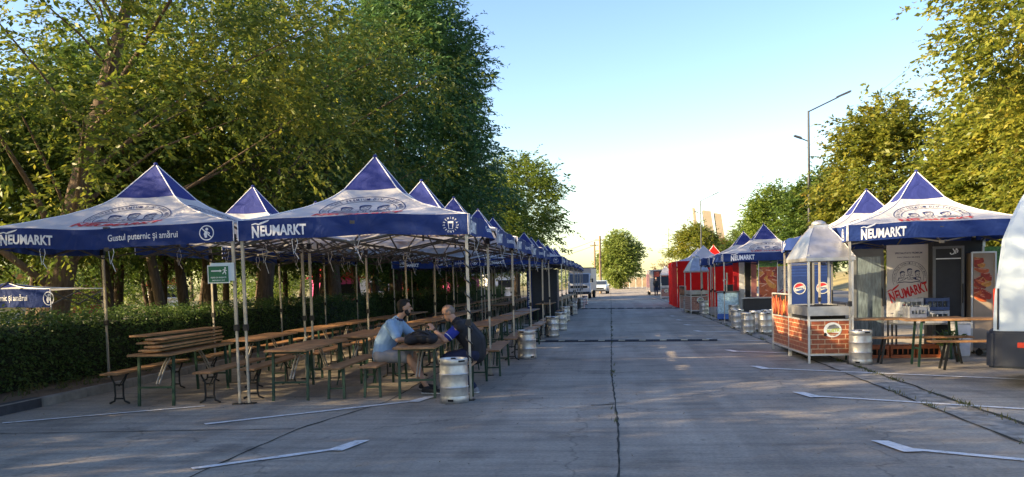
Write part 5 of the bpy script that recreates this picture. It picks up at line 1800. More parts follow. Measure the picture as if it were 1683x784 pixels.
def crate(label, loc, rz, m, fill=None, w=0.42, d=0.32, h=0.24):
    t = thing('bottle_crate', label, 'crate', loc, rz, 'crates stacked under the right tent')
    b = MB()
    for sx in (-1, 1): b.box((sx * (w / 2 - 0.008), 0, h / 2), (0.016, d, h))
    for sy in (-1, 1):
        b.box((0, sy * (d / 2 - 0.008), 0.03), (w - 0.034, 0.016, 0.06)); b.box((0, sy * (d / 2 - 0.008), h - 0.04), (w - 0.034, 0.016, 0.06))
        for k in range(5): b.box((-w / 2 + 0.03 + (w - 0.06) * k / 4, sy * (d / 2 - 0.008), h / 2), (0.014, 0.0155, h - 0.14))
    b.box((0, 0, 0.008), (w - 0.034, d - 0.034, 0.012))
    b.build('box', M[m], t)
    g = MB()
    for i in range(4):
        for j in range(3):
            g.lathe([(0.0, 0.0), (0.035, 0.0), (0.04, 0.12), (0.036, 0.2), (0.0, 0.2)], 10, c=(-w / 2 + 0.07 + i * 0.093, -d / 2 + 0.07 + j * 0.09, 0.016), cap=False)
    g.build('glasses', M['clear'] if fill is None else M[fill], t)
t = thing('shelf_table', 'low dark table carrying glass crates below the pale beer board', 'table', (5.95, 16.6, 0), radians(-4))
b = MB(); b.box((0, 0, 0.6), (1.05, 0.4, 0.03)); b.build('table_top', M['bluetrolley'], t)
for sx in (-1, 1):
    b = MB(); b.bar((sx * 0.48, -0.15, 0), (sx * 0.48, -0.15, 0.59), 0.03); b.bar((sx * 0.48, 0.15, 0), (sx * 0.48, 0.15, 0.59), 0.03); b.build('leg', M['frame'], t)
for i, lb in enumerate(('pale crate of glasses at the left end of the low dark table', 'pale crate of glasses at the right end of the low dark table')):
    crate(lb, (5.7 + 0.5 * i, 16.6 - 0.03 * i, 0.616), radians(-4), 'cratewhite')
crate('dark blue crate stacked on the right pale crate', (6.2, 16.57, 0.86), radians(-4), 'crateblue')
crate('greyish crate stacked on the left pale crate', (5.74, 16.6, 0.86), radians(-4), 'cratewhite')
crate('pale crate standing on the plank table before the beer board', (5.45, 15.5, 0.781), radians(6), 'cratewhite', w=0.3, d=0.28, h=0.2)
for i, lb in enumerate(('orange crate on the ground nearest the keg under the plank table', 'orange crate on the ground in the middle under the plank table', 'orange crate on the ground at the far side under the plank table')):
    crate(lb, (4.95 + 0.46 * i, 16.1, 0.0), radians(-4), 'crateorange', 'hole')
def potted(label, loc, h):
    t = thing('potted_plant', label, 'plant', loc, 0)
    b = MB(); b.lathe([(0.0, 0.0), (0.13, 0), (0.17, 0.26), (0.15, 0.26), (0.14, 0.22), (0.0, 0.22)], 16, cap=False); b.build('pot', M['bluetrolley'], t)
    n = 90
    P = np.stack([rng.normal(0, .06, n), rng.normal(0, .06, n), np.full(n, 0.22)], 1)
    D = np.stack([rng.normal(0, .5, n), rng.normal(0, .5, n), np.full(n, 0.9)], 1); D /= np.linalg.norm(D, axis=1)[:, None]
    V = leaves_from_twigs(P, D, h * rng.uniform(.5, 1, n), 5, 0.1, 0.3)
    np_mesh('foliage', V, np.arange(len(V)).reshape(-1, 4), M['leaf_hedge'], t)
potted('leafy plant in a dark pot under the plank table beside the black fridge', (6.15, 15.75, 0), 0.4)

# blue coolers with the round logo behind the cart hood
def logo_cooler(label, loc, rz):
    t = cooler(label, loc, rz, 0.46, 0.5, 1.98, 'pepsiblue', 'glass', 'blue soft drink coolers')
    side = MB()
    F = Flat()
    n = 30
    top, bot, wav = [], [], []
    def wave(x, o): return 0.03 * sin(x * 11) + o
    R = 0.115
    xs = [-R + 2 * R * i / n for i in range(n + 1)]
    for a, b_ in zip(xs, xs[1:]):
        ya, yb = sqrt(max(R * R - a * a, 0)), sqrt(max(R * R - b_ * b_, 0))
        wa, wb = wave(a, 0.045), wave(b_, 0.045)
        va, vb = wave(a, -0.045), wave(b_, -0.045)
        cl = lambda v, y: max(min(v, y), -y)
        F.poly([(a, cl(wa, ya)), (b_, cl(wb, yb)), (b_, yb), (a, ya)], 0)
        F.poly([(a, cl(va, ya)), (b_, cl(vb, yb)), (b_, cl(wb, yb)), (a, cl(wa, ya))], 1)
        F.poly([(a, -ya), (b_, -yb), (b_, cl(vb, yb)), (a, cl(va, ya))], 2)
    F.ring(0, 0, R + 0.015, 0.02, 1)
    F.text('PEPSI', 0, 0, 0.036, width=0.15, mi=3)
    # the lettering lies a hair above the discs
    def fn(a, b): return (a, -0.3325, 1.28 + b)
    its = F.items
    for vs, fs, mi in its:
        off = -0.2845 if mi == 3 else -0.2805
        side.add([(a, off, 1.28 + b) for a, b in vs], fs, mi)
    side.build('logo', [M['logored'], M['cratewhite'], M['logoblue'], M['logoblue']], t)
    for k in range(5):
        s = MB(); s.box((0, -0.275, 1.86 - 0.07 * k), (0.36, 0.006, 0.025)); s.build('stripe', M['logoblue'], t)
    d = MB(); d.box((0, -0.269, 1.0), (0.36, 0.006, 1.66)); d.build('door_print', M['pepsiblue'], t)
    return t
logo_cooler('blue cooler with a round logo, right of the pair behind the grill cart', (5.0, 20.2, 0), radians(-10))
logo_cooler('blue cooler with a round logo, left of the pair behind the grill cart', (4.5, 20.3, 0), radians(-10))
def meat_stand(label, loc, rz, m='meatred'):
    t = thing('poster_display', label, 'display', loc, rz, 'meat poster displays')
    b = MB(); b.box((0, 0, 1.3), (0.9, 0.04, 1.2)); po = b.build('poster', M[m], t)
    food_print('food_print', po, -0.44, 0.44, 0.75, 1.85, lambda a, b, o: (a, -0.024 - o, b), 14)
    b = MB(); b.box((0, 0.0, 2.02), (0.9, 0.04, 0.22)); b.build('green_print', M['herbs'], t)
    for sx in (-1, 1):
        f = MB(); f.box((sx * 0.47, 0, 1.07), (0.035, 0.05, 2.14)); f.build('post', M['lightsteel'], t)
    b = MB(); b.box((0, -0.2, 0.35), (0.94, 0.4, 0.66)); b.build('counter', M['bluetrolley'], t)
    return t
meat_stand('poster of red sausages inside the middle tent of the right row', (5.38, 28.9, 0), radians(-8)).scale = (0.66, 1, 1)
t = thing('stall_counter', 'dark serving counter under the middle tent behind the kegs', 'counter', (4.9, 27.7, 0), radians(-5))
b = MB(); b.box((0, 0, 0.45), (1.1, 0.5, 0.84)); b.build('front_panel', M['black'], t)
b = MB(); b.box((0, 0, 0.885), (1.2, 0.6, 0.03)); b.build('worktop', M['sheet'], t)
t = thing('stall_panel', 'dark and white back panels inside the middle tent', 'screen', (5.0, 31.6, 0), radians(-3))
for i, m in enumerate(('kiosk_red', 'kiosk_white', 'black', 'pinktruck')):
    b = MB(); b.box((-0.3 + i * 0.22, 0, 1.08), (0.2, 0.04, 2.1)); b.build('panel', M[m], t)
t = thing('dark_stall', 'dark grey blue boxy stall under the tents just past the gap', 'stall', (-2.75, 34.6, 0), 0)
b = MB(); b.box((0, 0, 1.05), (1.1, 1.2, 2.1)); b.build('wall', M['vantrim'], t, bevel=0.02)
b = MB(); b.box((-0.61, -0.61, 1.05), (0.22, 0.03, 2.0)); b.build('banner', M['navy'], t)
b = MB(); F = Flat(); F.text('NEUMARKT', 0, 0, 0.12, width=1.1, rot=pi / 2, bold=0.03); F.lay(b, lambda a, c: (-0.61 + a, -0.629, 1.1 + c)); b.build('lettering', M['print_white'], t)

# food truck far right and the white fence bits
t = thing('food_trailer', 'pink and dark food trailer at the far right end of the stalls', 'food truck', (4.75, 83, 0), radians(2))
b = MB(); b.box((0, 0, 1.35), (2.0, 4.5, 2.1)); b.build('body', M['creamtruck'], t, bevel=0.05)
b = MB(); b.box((0.1, -2.262, 1.4), (1.5, 0.02, 1.9)); b.build('menu_panel', M['vantrim'], t)
for sx in (-0.42, 0.3):
    b = MB(); b.box((sx + 0.1, -2.2775, 2.05), (0.5, 0.012, 0.5)); b.build('poster', M['meatred'], t)
b = MB(); b.box((-1.012, 0, 1.4), (0.02, 3.6, 1.3)); b.build('hatch', M['pinktruck'], t)
b = MB(); b.box((0, 0, 2.43), (2.1, 4.6, 0.05)); b.build('roof', M['kiosk_white'], t)
for sx in (-1, 1):
    for sy in (-1, 1):
        w = MB(); w.lathe([(0.0, -0.09), (0.3, -0.09), (0.32, 0), (0.3, 0.09), (0.0, 0.09)], 18, cap=False, T=Matrix.Translation((sx * 0.9, sy * 0.5, 0.32)) @ Matrix.Rotation(pi / 2, 4, 'Y')); w.build('wheel', M['tyre'], t)

# speed bumps
def bump(label, a, b):
    a, b = Vector(a), Vector(b)
    ang = math.atan2(b.y - a.y, b.x - a.x)
    L = (b - a).length
    t = thing('speed_bump', label, 'speed bump', (a.x, a.y, 0.0), ang, 'rubber speed bumps across the lot')
    n = int(L / 0.5)
    w = L / n
    for i in range(n):
        m = MB()
        pf = [(-0.17, 0.001), (-0.12, 0.03), (-0.05, 0.045), (0.05, 0.045), (0.12, 0.03), (0.17, 0.001)]
        m.prism([(p, z) for p, z in pf], w * i + 0.004, w * (i + 1) - 0.004, 0, 'x')
        o = m.build('rubber_segment', M['rubber'], t)
        m = MB(); m.prism([(-0.135, 0.0245), (-0.06, 0.0465), (-0.055, 0.0445), (-0.13, 0.0225)], w * (i + .3), w * (i + .62), 0, 'x')
        m.build('reflector', M['bumpyellow'], o)
bump('near black rubber speed bump with yellow pads across the lot', (-2.05, 21.65), (2.65, 20.95))
bump('far black rubber speed bump across the lot', (-1.9, 46.2), (3.6, 43.9))

# ------------------------------------------------------------------ vehicles
def wheel(t, x, y, r, w, side, axis='x', hub='lightsteel'):
    T = Matrix.Translation((x, y, r)) @ Matrix.Rotation(pi / 2, 4, 'Y' if axis == 'x' else 'X')
    m = MB(); m.lathe([(r * .58, -w / 2), (r * .92, -w / 2), (r, -w * .3), (r, w * .3), (r * .92, w / 2), (r * .58, w / 2)], 28, T=T, cap=False)
    wo = m.build('wheel', M['tyre'], t)
    h = MB(); h.lathe([(0, -w * .3), (r * .58, -w * .42), (r * .6, 0), (r * .58, w * .42), (r * .1, w * .36), (0, w * .36)], 20, T=T, cap=False); h.build('rim', M[hub], wo)

def white_van():
    # length along local +x (nose at +x), its right flank (-y) faces the camera
    rz = math.atan2(-0.5, 0.86)
    h = Vector((cos(rz), sin(rz)))
    q = Vector((-sin(rz), cos(rz)))
    rear_right = Vector((5.08, 11.62))
    org = rear_right + q * 0.99
    t = thing('delivery_van', 'white delivery van cut off by the right edge, its dark bumper corner in view', 'van', (org.x, org.y, 0), rz)
    L, hw = 5.6, 0.96
    # body: cross sections along x, rounded box with tumblehome
    secs = [(0.0, 0.94, 2.62), (0.05, 0.99, 2.66), (0.3, 1.0, 2.7), (3.6, 1.0, 2.72), (4.0, 0.99, 2.62), (4.55, 0.96, 1.75), (5.2, 0.92, 1.35), (5.5, 0.84, 1.05)]
    vs, fs = [], []
    nz = None
    for (x, k, top) in secs:
        w = hw * k
        pf = [(w * 0.97, 0.42), (w, 0.6), (w * 1.005, 1.0), (w * 0.995, 1.25), (w * 0.96, min(top, 2.0)), (w * 0.9, max(top - 0.28, 1.0)), (w * 0.85, max(top - 0.12, 1.02)), (w * 0.74, max(top - 0.02, 1.04)), (w * 0.4, top + 0.02)]
        pf = [(a, min(b, top + .02)) for a, b in pf]
        full = [(-a, b) for a, b in pf] + [(a, b) for a, b in reversed(pf)]
        nz = len(full)
        for a, b in full:
            rx = x
            if x < 0.06:
                rx = x + 0.05 * max(0, b - 1.0) + 0.28 * max(0, (b - 1.75) / 0.95) ** 1.4
            elif x < 0.31:
                rx = x + 0.05 * max(0, b - 1.0) + 0.2 * max(0, (b - 1.75) / 0.95) ** 1.4
            vs.append((rx, a, b))
    for j in range(len(secs) - 1):
        for i in range(nz - 1):
            fs.append((j * nz + i, (j + 1) * nz + i, (j + 1) * nz + i + 1, j * nz + i + 1))
        fs.append((j * nz + nz - 1, (j + 1) * nz + nz - 1, (j + 1) * nz, j * nz))
    fs.append(tuple(range(nz)))
    fs.append(tuple(reversed(range((len(secs) - 1) * nz, len(secs) * nz))))
    b = MB(); b.add(vs, fs, 0, True); o = b.build('body', M['vanwhite'], t)
    try:
        md = o.modifiers.new('edges', 'EDGE_SPLIT'); md.split_angle = radians(38)
    except Exception:
        pass
    # recessed flank panel outline, rub strip, bumper, lamp, wheels
    def flank(x, z):
        w = hw * (1.0 if x > .25 else 0.995)
        k = 1.005 if z < 1.0 else (1.0 if z < 1.25 else 0.99 - 0.035 * (z - 1.25) / 0.75 if z < 2 else 0.955 - 0.06 * (z - 2) / .42)
        return (x, -w * k - 0.004, z)
    m = MB()
    pts = [(0.5, 2.28), (0.36, 2.0), (0.36, 1.72), (0.45, 1.5), (0.62, 1.4), (1.6, 1.48), (1.66, 1.56), (1.66, 2.2), (1.6, 2.3), (0.58, 2.31)]
    m.tube([flank(*p) for p in pts], 0.011, 6, 0)
    m.build('window_recess', M['vanwhite'], t)
    m = MB(); m.tube([flank(0.06, z) for z in (0.8, 1.1, 1.35)], 0.012, 5); m.build('door_seal', M['black'], t)
    m = MB(); m.tube([flank(0.42, 2.4), flank(0.8, 2.42), flank(3.2, 2.42)], 0.012, 5); m.build('roof_seam', M['vanwhite'], t)
    m = MB()
    bp = [(-0.1, -0.7), (-0.08, -0.9), (0.0, -1.0), (0.12, -1.02), (0.9, -1.02), (0.92, -0.94), (0.1, -0.9), (0.1, 0.9), (0.9, 0.94), (0.92, 1.02), (0.12, 1.02), (0.0, 1.0), (-0.08, 0.9), (-0.1, 0.7)]
    m.prism(bp, 0.28, 0.78, 0, 'z'); m.build('bumper', M['vantrim'], t, bevel=0.03)
    m = MB(); m.box((0.34, -1.026, 0.6), (0.1, 0.012, 0.07)); m.build('reflector', M['reflector'], t, bevel=0.004)
    m = MB(); m.box((2.6, -1.0, 0.5), (2.6, 0.03, 0.2)); m.box((2.6, 1.0, 0.5), (2.6, 0.03, 0.2)); m.build('rub_strip', M['vantrim'], t)
    for sy in (-1, 1):
        m = MB(); m.box((0.02, sy * 0.8, 1.15), (0.06, 0.12, 0.4)); m.build('tail_light', M['reflector'], t, bevel=0.01)
        for x in (1.25, 4.75):
            wheel(t, x, sy * 0.84, 0.34, 0.22, sy, 'y')
        m = MB(); m.add([(4.05, sy * 0.955, 1.5), (4.55, sy * 0.93, 1.5), (4.5, sy * 0.92, 1.75), (4.12, sy * 0.9, 2.3), (4.05, sy * 0.9, 2.3)], [(0, 1, 2, 3, 4)]); m.build('side_window', M['glass'], t)
        m = MB(); m.box((5.42, sy * 0.62, 0.95), (0.12, 0.3, 0.22)); m.build('headlight', M['lamp_glass'], t, bevel=0.02)
    m = MB(); m.add([(4.16, -0.75, 2.45), (4.16, 0.75, 2.45), (4.66, 0.85, 1.62), (4.66, -0.85, 1.62)], [(0, 1, 2, 3)]); m.build('windscreen', M['glass'], t)
    return t
white_van()

def box_truck():
    t = thing('box_truck', 'pale box truck parked past the end of the left tents', 'truck', (-2.75, 72, 0), radians(-5))
    b = MB(); b.box((0, 3.3, 1.7), (1.95, 4.4, 2.0)); b.build('cargo_box', M['creamtruck'], t, bevel=0.02)
    b = MB(); b.box((0, 3.3, 2.73), (2.05, 4.5, 0.06)); b.build('roof', M['vantrim'], t)
    c = MB(); c.prism([(-0.0, 0.5), (1.0, 0.5), (1.0, 2.25), (0.55, 2.25), (0.08, 1.35), (0.0, 1.3)], -0.98, 0.98, 0, 'x'); c.build('cab', M['trucktop'], t, bevel=0.04)
    w = MB(); w.add([(-0.86, 0.06, 1.4), (0.86, 0.06, 1.4), (0.84, 0.5, 2.18), (-0.84, 0.5, 2.18)], [(0, 1, 2, 3)]); w.build('windscreen', M['glass'], t)
    for sx in (-1, 1):
        m = MB(); m.box((sx * 1.17, 0.25, 1.6), (0.14, 0.06, 0.34)); m.bar((sx * 0.95, 0.25, 1.7), (sx * 1.12, 0.25, 1.7), 0.03); m.build('mirror', M['black'], t)
        m = MB(); m.box((sx * 0.72, -0.012, 0.8), (0.34, 0.03, 0.2)); m.build('headlight', M['lamp_glass'], t)
        for y in (0.75, 4.2): wheel(t, sx * 0.86, y, 0.36, 0.24, sx)
        m = MB(); m.add([(sx * 0.984, 0.25, 1.4), (sx * 0.984, 0.9, 1.4), (sx * 0.984, 0.9, 2.05), (sx * 0.984, 0.55, 2.05)], [(0, 1, 2, 3)]); m.build('side_window', M['glass'], t)
    g = MB(); g.box((0, -0.012, 1.05), (1.5, 0.02, 0.2)); g.build('grille', M['black'], t)
    g = MB(); g.box((0, -0.04, 0.5), (1.9, 0.1, 0.24)); g.build('bumper', M['vantrim'], t, bevel=0.02)
    ch = MB(); ch.box((0, 3.1, 0.55), (0.8, 4.9, 0.16)); ch.build('chassis', M['black'], t)
box_truck()

def suv():
    t = thing('parked_car', 'white parked car with a dark grille facing us at the far end', 'car', (-1.3, 94, 0), radians(-4))
    hw = 0.88
    secs = [(0.0, 0.5, 0.78, .86), (0.12, 0.36, 0.92, .95), (1.1, 0.3, 1.02, 1.0), (1.8, 0.3, 1.52, .98), (3.4, 0.3, 1.58, .98), (4.2, 0.32, 1.1, .97), (4.35, 0.45, 0.9, .92)]
    vs, fs = [], []
    for y, z0, z1, k in secs:
        w = hw * k
        belt = min(1.0, z1)
        vs += [(-w, y, z0), (-w * 1.0, y, belt * 0.95), (-w * (0.78 if z1 > 1.2 else 0.9), y, z1), (w * (0.78 if z1 > 1.2 else 0.9), y, z1), (w, y, belt * 0.95), (w, y, z0)]
    for j in range(len(secs) - 1):
        for i in range(6):
            a, b = j * 6 + i, j * 6 + (i + 1) % 6
            fs.append((a, b, b + 6, a + 6))
    fs.append((5, 4, 3, 2, 1, 0)); fs.append(tuple(range((len(secs) - 1) * 6, len(secs) * 6)))
    b = MB(); b.add(vs, fs); b.build('body', M['vanwhite'], t, bevel=0.03)
    w = MB(); w.add([(-0.72, 1.14, 1.09), (0.72, 1.14, 1.09), (0.64, 1.72, 1.49), (-0.64, 1.72, 1.49)], [(0, 1, 2, 3)]); w.build('windscreen', M['glass'], t)
    g = MB(); g.box((0, -0.03, 0.66), (1.0, 0.05, 0.16)); g.build('grille', M['black'], t)
    g = MB(); g.box((0, 0.0, 0.44), (1.5, 0.1, 0.16)); g.build('bumper', M['vantrim'], t)
    for sx in (-1, 1):
        h = MB(); h.box((sx * 0.62, 0.02, 0.74), (0.34, 0.06, 0.12)); h.build('headlight', M['lamp_glass'], t)
        m = MB(); m.box((sx * 0.99, 1.35, 1.08), (0.18, 0.1, 0.13)); m.build('mirror', M['vanwhite'], t)
        for y in (0.85, 3.45): wheel(t, sx * 0.8, y, 0.34, 0.2, sx)
        s = MB(); s.add([(sx * 0.835, 1.5, 1.06), (sx * 0.835, 3.5, 1.08), (sx * 0.72, 3.3, 1.48), (sx * 0.72, 1.85, 1.46)], [(0, 1, 2, 3)]); s.build('side_window', M['glass'], t)
suv()

# ------------------------------------------------------------------ people
def round_cone(mb, a, b, ra, rb, n=14):
    a, b = Vector(a), Vector(b)
    L = (b - a)
    k = 5
    pts = [a.lerp(b, i / k) for i in range(k + 1)]
    mb.tube(pts, [ra + (rb - ra) * i / k for i in range(k + 1)], n)
    mb.ball(a, ra, n, 8); mb.ball(b, rb, n, 8)

def fuse(mb, name, m, parent, voxel=0.012, smooth=4, it=0.5):
    o = mb.build(name, m, parent)
    o.parent = None
    md = o.modifiers.new('r', 'REMESH'); md.mode = 'VOXEL'; md.voxel_size = voxel
    sm = o.modifiers.new('s', 'SMOOTH'); sm.iterations = smooth; sm.factor = it
    dg = bpy.context.evaluated_depsgraph_get()
    me = bpy.data.meshes.new_from_object(o.evaluated_get(dg))
    o.modifiers.clear()
    old = o.data
    o.data = me
    bpy.data.meshes.remove(old)
    me.name = name
    if not me.materials: me.materials.append(m)
    me.polygons.foreach_set('use_smooth', [True] * len(me.polygons))
    if parent is not None: o.parent = parent
    return o

def ellipsoid(mb, c, r, T3, n=18, m=12):
    """ellipsoid in head axes T3 (3x3: columns right, forward, up)"""
    T = Matrix.Translation(Vector(c)) @ T3.to_4x4()
    mb.ball((0, 0, 0), r, n, m, 0, T)

def head_axes(fwd, up=(0, 0, 1)):
    f = Vector(fwd).normalized()
    u = Vector(up); u = (u - f * u.dot(f)).normalized()
    r = f.cross(u)
    return Matrix((r, f, u)).transposed()

def add_head(mb, c, T3):
    c = Vector(c)
    W = lambda x, y, z: c + T3 @ Vector((x, y, z))
    ellipsoid(mb, W(0, -0.01, 0.03), (0.076, 0.096, 0.092), T3)
    ellipsoid(mb, W(0, 0.018, -0.045), (0.06, 0.068, 0.07), T3)
    ellipsoid(mb, W(0, 0.05, -0.09), (0.03, 0.032, 0.026), T3)
    round_cone(mb, W(0, 0.084, 0.02), W(0, 0.108, -0.018), 0.009, 0.016, 10)
    for s in (-1, 1):
        ellipsoid(mb, W(s * 0.077, -0.012, -0.002), (0.012, 0.022, 0.034), T3, 10, 8)
        ellipsoid(mb, W(s * 0.032, 0.078, 0.034), (0.026, 0.014, 0.009), T3, 10, 8)
    ellipsoid(mb, W(0, 0.078, -0.052), (0.026, 0.014, 0.009), T3, 10, 8)

def add_hand(mb, wrist, d, palm_n, curl=0.6, side=1):
    """palm and five separate fingers; d: direction of the hand, palm_n: palm normal"""
    d = Vector(d).normalized(); n = Vector(palm_n); n = (n - d * n.dot(d)).normalized()
    s = d.cross(n) * side
    w = Vector(wrist)
    T3 = Matrix((s, d, n)).transposed()
    ellipsoid(mb, w + d * 0.045, (0.042, 0.056, 0.018), T3, 12, 8)
    for i, (o, ln) in enumerate(((-0.03, 0.062), (-0.01, 0.076), (0.011, 0.083), (0.03, 0.074))):
        p = w + d * 0.085 + s * o
        dirs = d.copy()
        r = 0.0095
        for j in range(3):
            a = curl * (0.5 + 0.5 * j)
            dj = (d * cos(a) + n * sin(a)).normalized()
            q = p + dj * ln * (0.42, 0.32, 0.26)[j]
            round_cone(mb, p, q, r, r * 0.9, 8)
            p = q; r *= 0.9
    p = w + d * 0.025 + s * 0.035
    q = p + (s * 0.7 + d * 0.6 + n * 0.35).normalized() * 0.045
    round_cone(mb, p, q, 0.013, 0.0105, 8)
    round_cone(mb, q, q + (d * 0.9 + s * 0.15 + n * 0.4).normalized() * 0.034, 0.0105, 0.009, 8)

def add_foot(mb, ankle, fwd, r=0.04, L=0.24, k=1.0):
    a = Vector(ankle); f = Vector((fwd[0], fwd[1], 0)).normalized()
    heel = Vector((a.x, a.y, 0.045)) - f * 0.045
    toe = Vector((a.x, a.y, 0.036)) + f * (L - 0.085)
    round_cone(mb, a, heel, r, 0.04 * k, 12)
    round_cone(mb, heel, (heel + toe) / 2 + Vector((0, 0, 0.008)), 0.042 * k, 0.046 * k, 12)
    round_cone(mb, (heel + toe) / 2 + Vector((0, 0, 0.006)), toe, 0.046 * k, 0.034 * k, 12)

def eyes(t, c, T3):
    m = MB()
    for s in (-1, 1):
        p = Vector(c) + T3 @ Vector((s * 0.031, 0.087, 0.018))
        m.ball(p, 0.0105, 10, 8)
    return m.build('eyes', M['hairdark'], t)

def person_one():
    t = thing('person', 'man in light blue polo shirt and grey shorts sitting at the beer table', 'person', (0, 0, 0))
    b = MB()
    hipL, hipR = Vector((-3.42, 12.03, 0.56)), Vector((-3.42, 11.81, 0.56))
    chest, neck = Vector((-3.27, 11.9, 0.92)), Vector((-3.17, 11.9, 1.1))
    hc = Vector((-3.06, 11.91, 1.26))
    fwd = Vector((0.93, 0.36, 0.02))
    T3 = head_axes(fwd, (0.06, 0, 1))
    kR, kL = Vector((-2.98, 11.72, 0.53)), Vector((-2.99, 12.08, 0.53))
    aR, aL = Vector((-2.7, 11.66, 0.1)), Vector((-2.85, 12.12, 0.1))
    sR, sL = Vector((-3.24, 11.71, 1.03)), Vector((-3.2, 12.1, 1.03))
    eR, eL = Vector((-3.1, 11.61, 0.81)), Vector((-3.0, 12.2, 0.81))
    wR, wL = Vector((-2.86, 11.72, 0.79)), Vector((-2.8, 12.05, 0.79))
    def torso(m, g=0.0):
        for a, bb, ra, rb in (((hipL + hipR) / 2, Vector((-3.38, 11.92, 0.74)), 0.135, 0.135), (Vector((-3.38, 11.92, 0.74)), chest, 0.135, 0.14)):
            for dy in (-0.065, 0.065):
                round_cone(m, a + Vector((0, dy, 0)), bb + Vector((0, dy, 0)), ra + g, rb + g)
        round_cone(m, chest + Vector((0, -0.06, 0)), sR + Vector((0, 0.06, 0)), 0.135 + g, 0.07 + g)
        round_cone(m, chest + Vector((0, 0.06, 0)), sL + Vector((0, -0.06, 0)), 0.135 + g, 0.07 + g)
        round_cone(m, sR, sL, 0.066 + g, 0.066 + g)
        round_cone(m, (sR + sL) / 2, neck - Vector((0.01, 0, 0.015)), 0.075 + g, 0.06 + g)
    torso(b, -0.012)
    round_cone(b, neck - Vector((0.03, 0, 0.06)), hc - Vector((0.02, 0, 0.05)), 0.056, 0.052)
    add_head(b, hc, T3)
    for s, e, w in ((sR, eR, wR), (sL, eL, wL)):
        round_cone(b, s, e, 0.052, 0.043); round_cone(b, e, w, 0.043, 0.029)
    add_hand(b, wR, (0.8, 0.55, -0.02), (0, 0.1, -1), 0.35, 1)
    add_hand(b, wL, (0.75, -0.6, -0.02), (0, -0.1, -1), 0.35, -1)
    for h, k, a in ((hipR, kR, aR), (hipL, kL, aL)):
        round_cone(b, h, k, 0.085, 0.06); round_cone(b, k, k.lerp(a, 0.35), 0.056, 0.055); round_cone(b, k.lerp(a, 0.35), a, 0.055, 0.035)
        add_foot(b, a, (0.95, -0.2), 0.034, 0.2, 0.72)
    fuse(b, 'body', M['skin'], t, 0.0085, 3)
    s = MB(); torso(s, 0.012)
    for sh_, e in ((sR, eR), (sL, eL)):
        round_cone(s, sh_, sh_.lerp(e, 0.78), 0.073, 0.07)
    so = fuse(s, 'polo_shirt', M['shirtblue'], t, 0.012, 4)
    c = MB()
    for k in range(13):
        a = 2 * pi * k / 12
        p = neck + Vector((0.015 + 0.06 * cos(a), 0.062 * sin(a), 0.0 - 0.02 * cos(a)))
        c.ball(p, (0.016, 0.016, 0.022), 8, 6)
    fuse(c, 'collar', M['collar'], so, 0.008, 3)
    s = MB()
    for h, k in ((hipR, kR), (hipL, kL)):
        round_cone(s, h, h.lerp(k, 0.86), 0.112, 0.09)
    round_cone(s, hipR, hipL, 0.125, 0.125)
    fuse(s, 'shorts', M['shortsgrey'], t, 0.012, 4)
    hr = MB()
    W = lambda x, y, z: hc + T3 @ Vector((x, y, z))
    ellipsoid(hr, W(0, -0.03, 0.055), (0.083, 0.09, 0.082), T3)
    ellipsoid(hr, W(0, -0.055, -0.005), (0.072, 0.058, 0.07), T3)
    ellipsoid(hr, W(0, 0.035, 0.105), (0.06, 0.05, 0.03), T3)
    fuse(hr, 'hair', M['hairdark'], t, 0.009, 3)
    bd = MB()
    ellipsoid(bd, W(0, 0.042, -0.082), (0.046, 0.042, 0.036), T3)
    for q in (-1, 1): ellipsoid(bd, W(q * 0.05, 0.02, -0.055), (0.018, 0.035, 0.045), T3, 10, 8)
    ellipsoid(bd, W(0, 0.083, -0.036), (0.03, 0.014, 0.008), T3, 10, 8)
    fuse(bd, 'beard', M['hairdark'], t, 0.008, 3)
    eyes(t, hc, T3)
    for a in (aR, aL):
        f = MB(); add_foot(f, a - Vector((0, 0, 0.02)), (0.95, -0.2), 0.05, 0.27, 1.1); sho = fuse(f, 'shoe', M['shoe'], t, 0.01, 3)
        m = MB(); d = Vector((0.95, -0.2, 0)).normalized()
        for k in range(6): m.ball(Vector((a.x, a.y, 0.014)) + d * (-0.05 + 0.045 * k), (0.05, 0.05, 0.014), 12, 6)
        fuse(m, 'sole', M['sole'], sho, 0.009, 2)
person_one()

